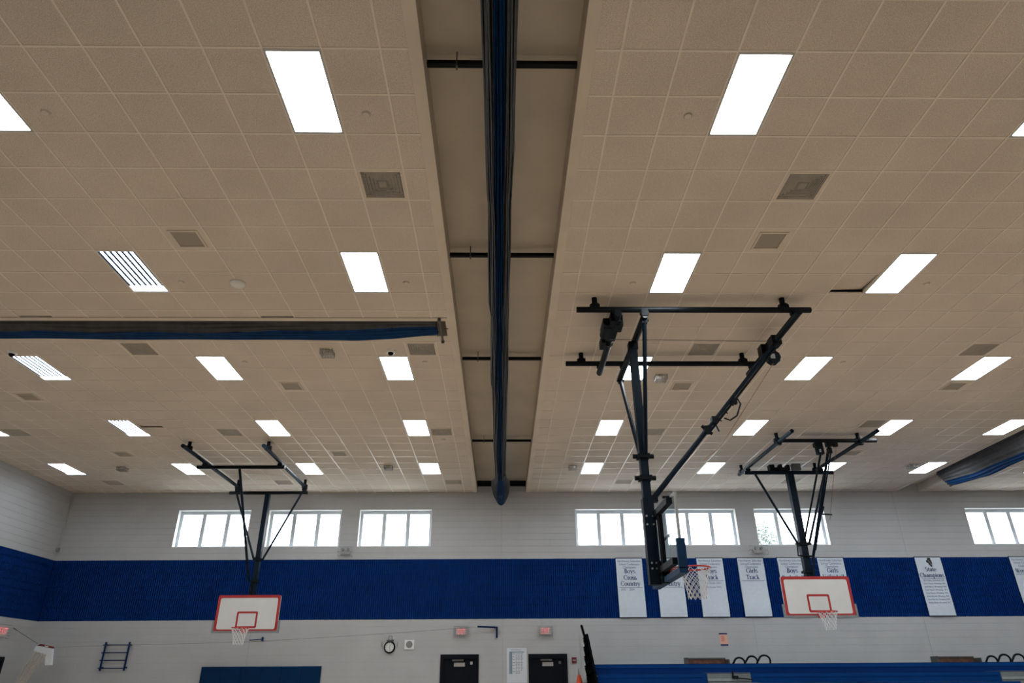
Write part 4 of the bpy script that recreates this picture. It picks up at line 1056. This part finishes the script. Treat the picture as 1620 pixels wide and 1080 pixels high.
# banners ------------------------------------------------------------
def banner(cx, lb, w_=.845, shift=0):
    t = thing('banner', lb, 'banner', (cx, D, 3.37), 'white championship banners')
    n = 14; mb = MB(); vs = []
    z0, z1 = 3.372, 5.148
    for side in (0, 1):
        for i in range(n + 1):
            f = i / n; z = z1 + (z0 - z1) * f
            yo = D - .02 - .035 * f - .008 * math.sin(f * 9) + side * .006
            vs += [(cx - w_ / 2, yo, z), (cx + w_ / 2, yo + .003 * math.sin(f * 7), z)]
    m_ = 2 * (n + 1)
    fs = [(2 * i, 2 * i + 1, 2 * i + 3, 2 * i + 2) for i in range(n)] + [(m_ + 2 * i, m_ + 2 * i + 2, m_ + 2 * i + 3, m_ + 2 * i + 1) for i in range(n)]
    fs += [(2 * i, 2 * i + 2, m_ + 2 * i + 2, m_ + 2 * i) for i in range(n)] + [(2 * i + 1, m_ + 2 * i + 1, m_ + 2 * i + 3, m_ + 2 * i + 3 - 0, 2 * i + 3)[:3] + (2 * i + 3,) for i in range(n)]
    fs += [(2 * n, 2 * n + 1, m_ + 2 * n + 1, m_ + 2 * n)]
    mb.add(vs, fs).build('cloth', 'banner', t)
    MB().tube([(cx - w_ / 2 - .02, D - .018, 5.15), (cx + w_ / 2 + .02, D - .018, 5.15)], .012, 8).build('top_rod', 'black', t)
    MB().tube([(cx - w_ / 2, D - .045, 3.365), (cx + w_ / 2, D - .045, 3.365)], .011, 8).build('bottom_rod', 'blackink', t)
    return t
def ybn(z): f = (5.148 - z) / 1.776; return D - .0225 - .035 * f - .008 * math.sin(f * 9) - .002
def conf(t, cx, lines, rule=None, small=()):
    for s_, z, w_ in (('Northwest Suburban', 5.055, .74), ('School Conference', 4.955, .66), ('Champions', 4.86, .41)):
        text(s_, .098, cx, ybn(z) - .001, z, 'inkpale', t, width=w_)
    for s_, z, cap in lines: serif(s_, cap, cx, ybn(z) - .002, z, 'ink', t)
    if rule: B(cx - .37, cx + .37, ybn(rule) - .003, ybn(rule) - .001, rule - .005, rule + .005).build('rule', 'ink', t)
    for s_, x, z, w_ in small: text(s_, .085, cx + x, ybn(z) - .001, z, 'inkpale', t, width=w_)
t = banner(4.115, 'white banner reading Boys Cross Country, leftmost of the banners'); conf(t, 4.115, [('Boys', 4.735, .135), ('Cross', 4.54, .135), ('Country', 4.355, .135)], 4.255, [('2022', -.24, 4.19, .15), ('2024', .03, 4.19, .16)])
t = banner(5.40, 'white Cross Country banner half hidden behind the near glass backboard'); conf(t, 5.40, [('Girls', 4.735, .135), ('Cross', 4.54, .135), ('Country', 4.355, .135)], 4.255)
t = banner(6.73, 'white banner reading Boys Track behind the red near rim'); conf(t, 6.73, [('Boys', 4.735, .135), ('Track', 4.54, .135)], 4.435, [('7th Grade 2022', .02, 4.37, .5), ('8th Grade 2022', .02, 4.245, .5)])
t = banner(8.055, 'white banner reading Girls Track'); conf(t, 8.055, [('Girls', 4.735, .135), ('Track', 4.54, .135)], 4.435)
t = banner(9.36, 'white banner reading Boys, left above the right white backboard'); conf(t, 9.36, [('Boys', 4.735, .135), ('Basketball'.replace('B', 'B'), 4.52, .125)], 4.42)
t = banner(10.665, 'white banner reading Girls, right above the right white backboard'); conf(t, 10.665, [('Girls', 4.735, .135), ('Volleyball', 4.54, .125)], 4.42)
t = banner(13.86, 'white State Champions banner with a black state outline and a list')
ILL = [(-.02, .14), (.055, .14), (.06, .06), (.075, 0), (.07, -.06), (.06, -.1), (.065, -.14), (.03, -.135), (.012, -.10), (-.012, -.06), (-.02, -.02), (-.05, .0), (-.06, .035), (-.048, .06), (-.02, .085), (-.012, .115)]
zc = 4.98
MB().prism([(13.86 + a * 1.35, zc + b) for a, b in ILL], ybn(4.98) - .006, ybn(4.98) - .002).build('state_emblem', 'blackink', t)
for a, b in ((.0, 5.03), (.02, 4.995), (.045, 4.95), (.055, 4.91)): B(13.86 + a - .016, 13.86 + a + .016, ybn(4.98) - .0075, ybn(4.98) - .0062, b - .008, b + .008).build('emblem_mark', 'plate', t)
serif('State', .125, 13.86, ybn(4.755) - .002, 4.755, 'ink', t)
serif('Champions', .125, 13.86, ybn(4.575) - .002, 4.575, 'ink', t)
B(13.49, 14.23, ybn(4.475) - .003, ybn(4.475) - .001, 4.47, 4.48).build('rule', 'ink', t)
for i, s_ in enumerate(('John Hayes, Wrestling 1981', 'Steve Moore, Wrestling 1984', 'James Berry, Wrestling 1990', 'Rudy Moore, Wrestling 1991', 'Rudy Moore, Wrestling 1992', 'Aaron Brooks, Wrestling 1999', 'Jason Barrett, Wrestling 2000', 'Bobby Bauer, Wrestling 2013')):
    text(s_, .07, 13.86 + .01, ybn(4.42 - .0955 * i) - .001, 4.42 - .0955 * i, 'inkpale', t, width=.70)
t = banner(16.97, 'white Wrestling banner cut by the right frame edge'); conf(t, 16.97, [('Wrestling', 4.70, .135)], 4.60)

# ================================================================== BLEACHERS
bl = thing('bleachers', 'blue tiered bleachers along the far right wall with black end panels', 'bleachers', (10, 20, 0))
BX0, BX1 = 2.56, 19.0
AIS = [(5.48, 6.66), (13.38, 14.6)]
for k in range(8):
    y = 21.0 - .7 * k; z = 2.0 - .242 * k
    segs = [(BX0, BX1)] if k == 0 else subtract(BX0, BX1, AIS)
    for a, b in segs:
        n = max(1, round((b - a) / 2.75))
        for i in range(n):
            p, q = a + (b - a) * i / n, a + (b - a) * (i + 1) / n
            MB().box(p + .002, q - .002, y, y + .30, z - .025, z).box(p + .002, q - .002, y, y + .03, z - .10, z - .025).build('seat_plank', 'seat', bl)
        MB().box(a, b, y + .012, y + .03, z - .235, z - .10).build('seat_skirt', 'seat' if k else 'seatdark', bl)
    B(BX0, BX1, y + .03, y + .74 if k else y + 1.9, z - .255, z - .236).build('foot_deck', 'step', bl)
    if k < 2:
        B(BX0, BX1, y - .002, y + .01, z - .012, z + .002).build('seat_nosing', 'steelblue', bl)
for a, b in AIS:
    for k in range(1, 8):
        y = 21.0 - .7 * k; z = 2.0 - .242 * k
        MB().box(a + .01, b - .01, y, y + .70, z - .235, z - .02 + .03).build('aisle_step', 'step', bl)
        B(a + .01, b - .01, y - .02, y, z - .19, z - .13).build('step_nosing', 'stepedge', bl)
    cx = a + .68
    MB().tube([(cx, 20.24, 1.62), (cx, 20.24, 1.80)], .022, 8).cbox((cx + .05, 20.24, 1.66), (.16, .05, .06)).tube([(cx, 20.22, 1.64), (b, 20.22, 1.60)], .016, 8).build('aisle_handrail', 'black', bl)
# end panels, stepped down towards the viewer
MB().tube([(2.47, 22.84, 3.12), (2.47, 22.0, 2.72), (2.47, 21.6, 2.45)], .038, 8).build('end_rail', 'matte', bl)
for k in range(7):
    yr, zr = 21.40 - .345 * k, 2.79 - .25 * k
    yl = [22.16, 22.16, 22.12, 22.08, 21.75, 21.4, 21.0][k]
    MB().prism([(yr + .06, zr + .02), (yr - .345, zr - .25), (yl - .28, zr - .42), (yl - .22, zr - .30), (yl + .22, zr - .05)], 2.44, 2.50, 'x').build('end_panel', 'matte', bl)
    MB().cbox((2.435, yl - .02, zr - .09), (.012, .14, .03)).build('panel_bracket', 'gunmetal', bl)
MB().box(2.45, 2.56, 15.9, 22.9, 0, .08).box(2.45, 2.56, 19.9, 22.9, .08, 1.55).build('end_frame', 'matte', bl)
B(BX0, BX1, 22.2, 22.9, 0, 1.7).build('under_frame', 'black', bl)
# brown trays and black loops standing behind the top row
for x0, x1, ds in ((5.50, 6.78, 'left'), (13.0, 14.33, 'right')):
    t = thing('wooden_box', ds + ' brown open wooden box with a grey rim on the top bleacher deck', 'box', ((x0 + x1) / 2, 22.6, 1.77), 'wooden boxes above the bleachers')
    B(x0 + .02, x1 - .02, 22.72, 22.76, 1.765, 2.18).build('back_board', 'wood', t)
    for xa, zt in ((x0, 2.2), (x1 - .04, 2.15)): B(xa, xa + .04, 22.4, 22.76, 1.765, zt).build('side_board', 'gunmetal', t)
    B(x0 + .04, x1 - .04, 22.70, 22.78, 2.165, 2.2).build('top_rail', 'gunmetal', t)
    B(x0 + .04, x1 - .04, 22.40, 22.70, 1.765, 1.79).build('bottom_board', 'wood', t)
for i, (x, top, wd, lean) in enumerate(((6.75, 2.165, .30, .05), (7.15, 2.205, .30, .06), (7.47, 2.222, .32, .06), (14.02, 2.168, .30, .05), (14.47, 2.207, .32, .06), (14.80, 2.21, .32, .06))):
    yy = 21.62 if i % 3 == 1 else 21.5
    lb = 'black tubular loop rail above the bleachers, %s of the %s set' % (['leftmost', 'middle', 'rightmost'][i % 3], 'left' if i < 3 else 'right')
    P = [(x - wd / 2 - .06, yy, 1.77), (x - wd / 2 - .03, yy, top - .19)]
    for k in range(9):
        a = math.radians(165 - 165 * k / 8 - 5); P.append((x + lean * .6 + wd / 2 * math.cos(a), yy, top - .13 + .13 * math.sin(a)))
    P += [(x + wd / 2 + .03, yy, top - .2), (x + wd / 2 - .01, yy, 1.77)]
    t = thing('loop_rail', lb, 'rail', (x, yy, 1.77), 'loop rails above the bleachers')
    MB().tube(P, .027, 8).build('loop', 'black', t, smooth=True)
    for px in (P[0][0], P[-1][0]): MB().lathe((px, yy, 1.765), [(.045, 0), (.045, .015), (.022, .02)], 12).build('foot', 'black', t)
# post with an orange cone top
t = thing('cone_post', 'orange cone with a dark tip on a post beside the black bleacher end', 'cone', (2.235, 22, 0))
MB().lathe((2.245, 22, 1.30), [(.16, 0), (.17, .02), (.12, .12), (.045, .44), (.035, .46), (0, .46)], 20).build('cone', 'orange', t, smooth=True)
MB().tube([(2.24, 22, 1.74), (2.232, 22, 1.92)], .016, 8, r2=.006).build('tip', 'gunmetal', t)
MB().tube([(2.245, 22, .03), (2.245, 22, 1.32)], .022, 8).build('post', 'black', t)
MB().lathe((2.245, 22, 0), [(0, 0), (.16, 0), (.16, .03), (.05, .05), (0, .05)], 20).build('foot', 'black', t)

# ================================================================== OUTSIDE
tag(B(-90, 110, D + .4, 160, -.25, -.12).build('ground', 'bounce_ground'), 'unseen ground outside the windows, kept pale to bounce light in', 'ground', kind='structure')
tr = thing('tree', 'leafy tree outside, seen through the sixth high window', 'tree', (15.7, 42, -.12))
trunk = MB().tube([(15.7, 42, -.12), (15.6, 42, 3), (15.8, 42.1, 6), (15.7, 42, 8)], .22, 10, r2=.05)
for i in range(9):
    a = i * 2.4; z = 5 + i * .3; trunk.tube([(15.7, 42, z), (15.7 + .5 * math.cos(a), 42 + .5 * math.sin(a), z + .7), (15.7 + .8 * math.cos(a), 42 + .8 * math.sin(a), z + 1.3)], .05, 6, r2=.015)
trunk.build('trunk', 'bark', tr)
lv = MB()
for i in range(4200):
    a, b = random.uniform(0, 2 * math.pi), math.acos(random.uniform(-1, 1)); rr = random.uniform(.05, 1) ** .42
    p = Vector((15.7 + 1.15 * rr * math.sin(b) * math.cos(a), 42 + 1.15 * rr * math.sin(b) * math.sin(a), 8.6 + 2.0 * rr * math.cos(b)))
    q = Vector((random.gauss(0, 1), random.gauss(0, 1), random.gauss(0, 1))).normalized(); r_ = q.orthogonal().normalized()
    s_ = random.uniform(.05, .10)
    lv.add([p - q * s_, p + r_ * s_ * .5, p + q * s_, p - r_ * s_ * .5], [(0, 1, 2, 3)])
lv.build('leaves', 'leaf', tr, stuff=True)
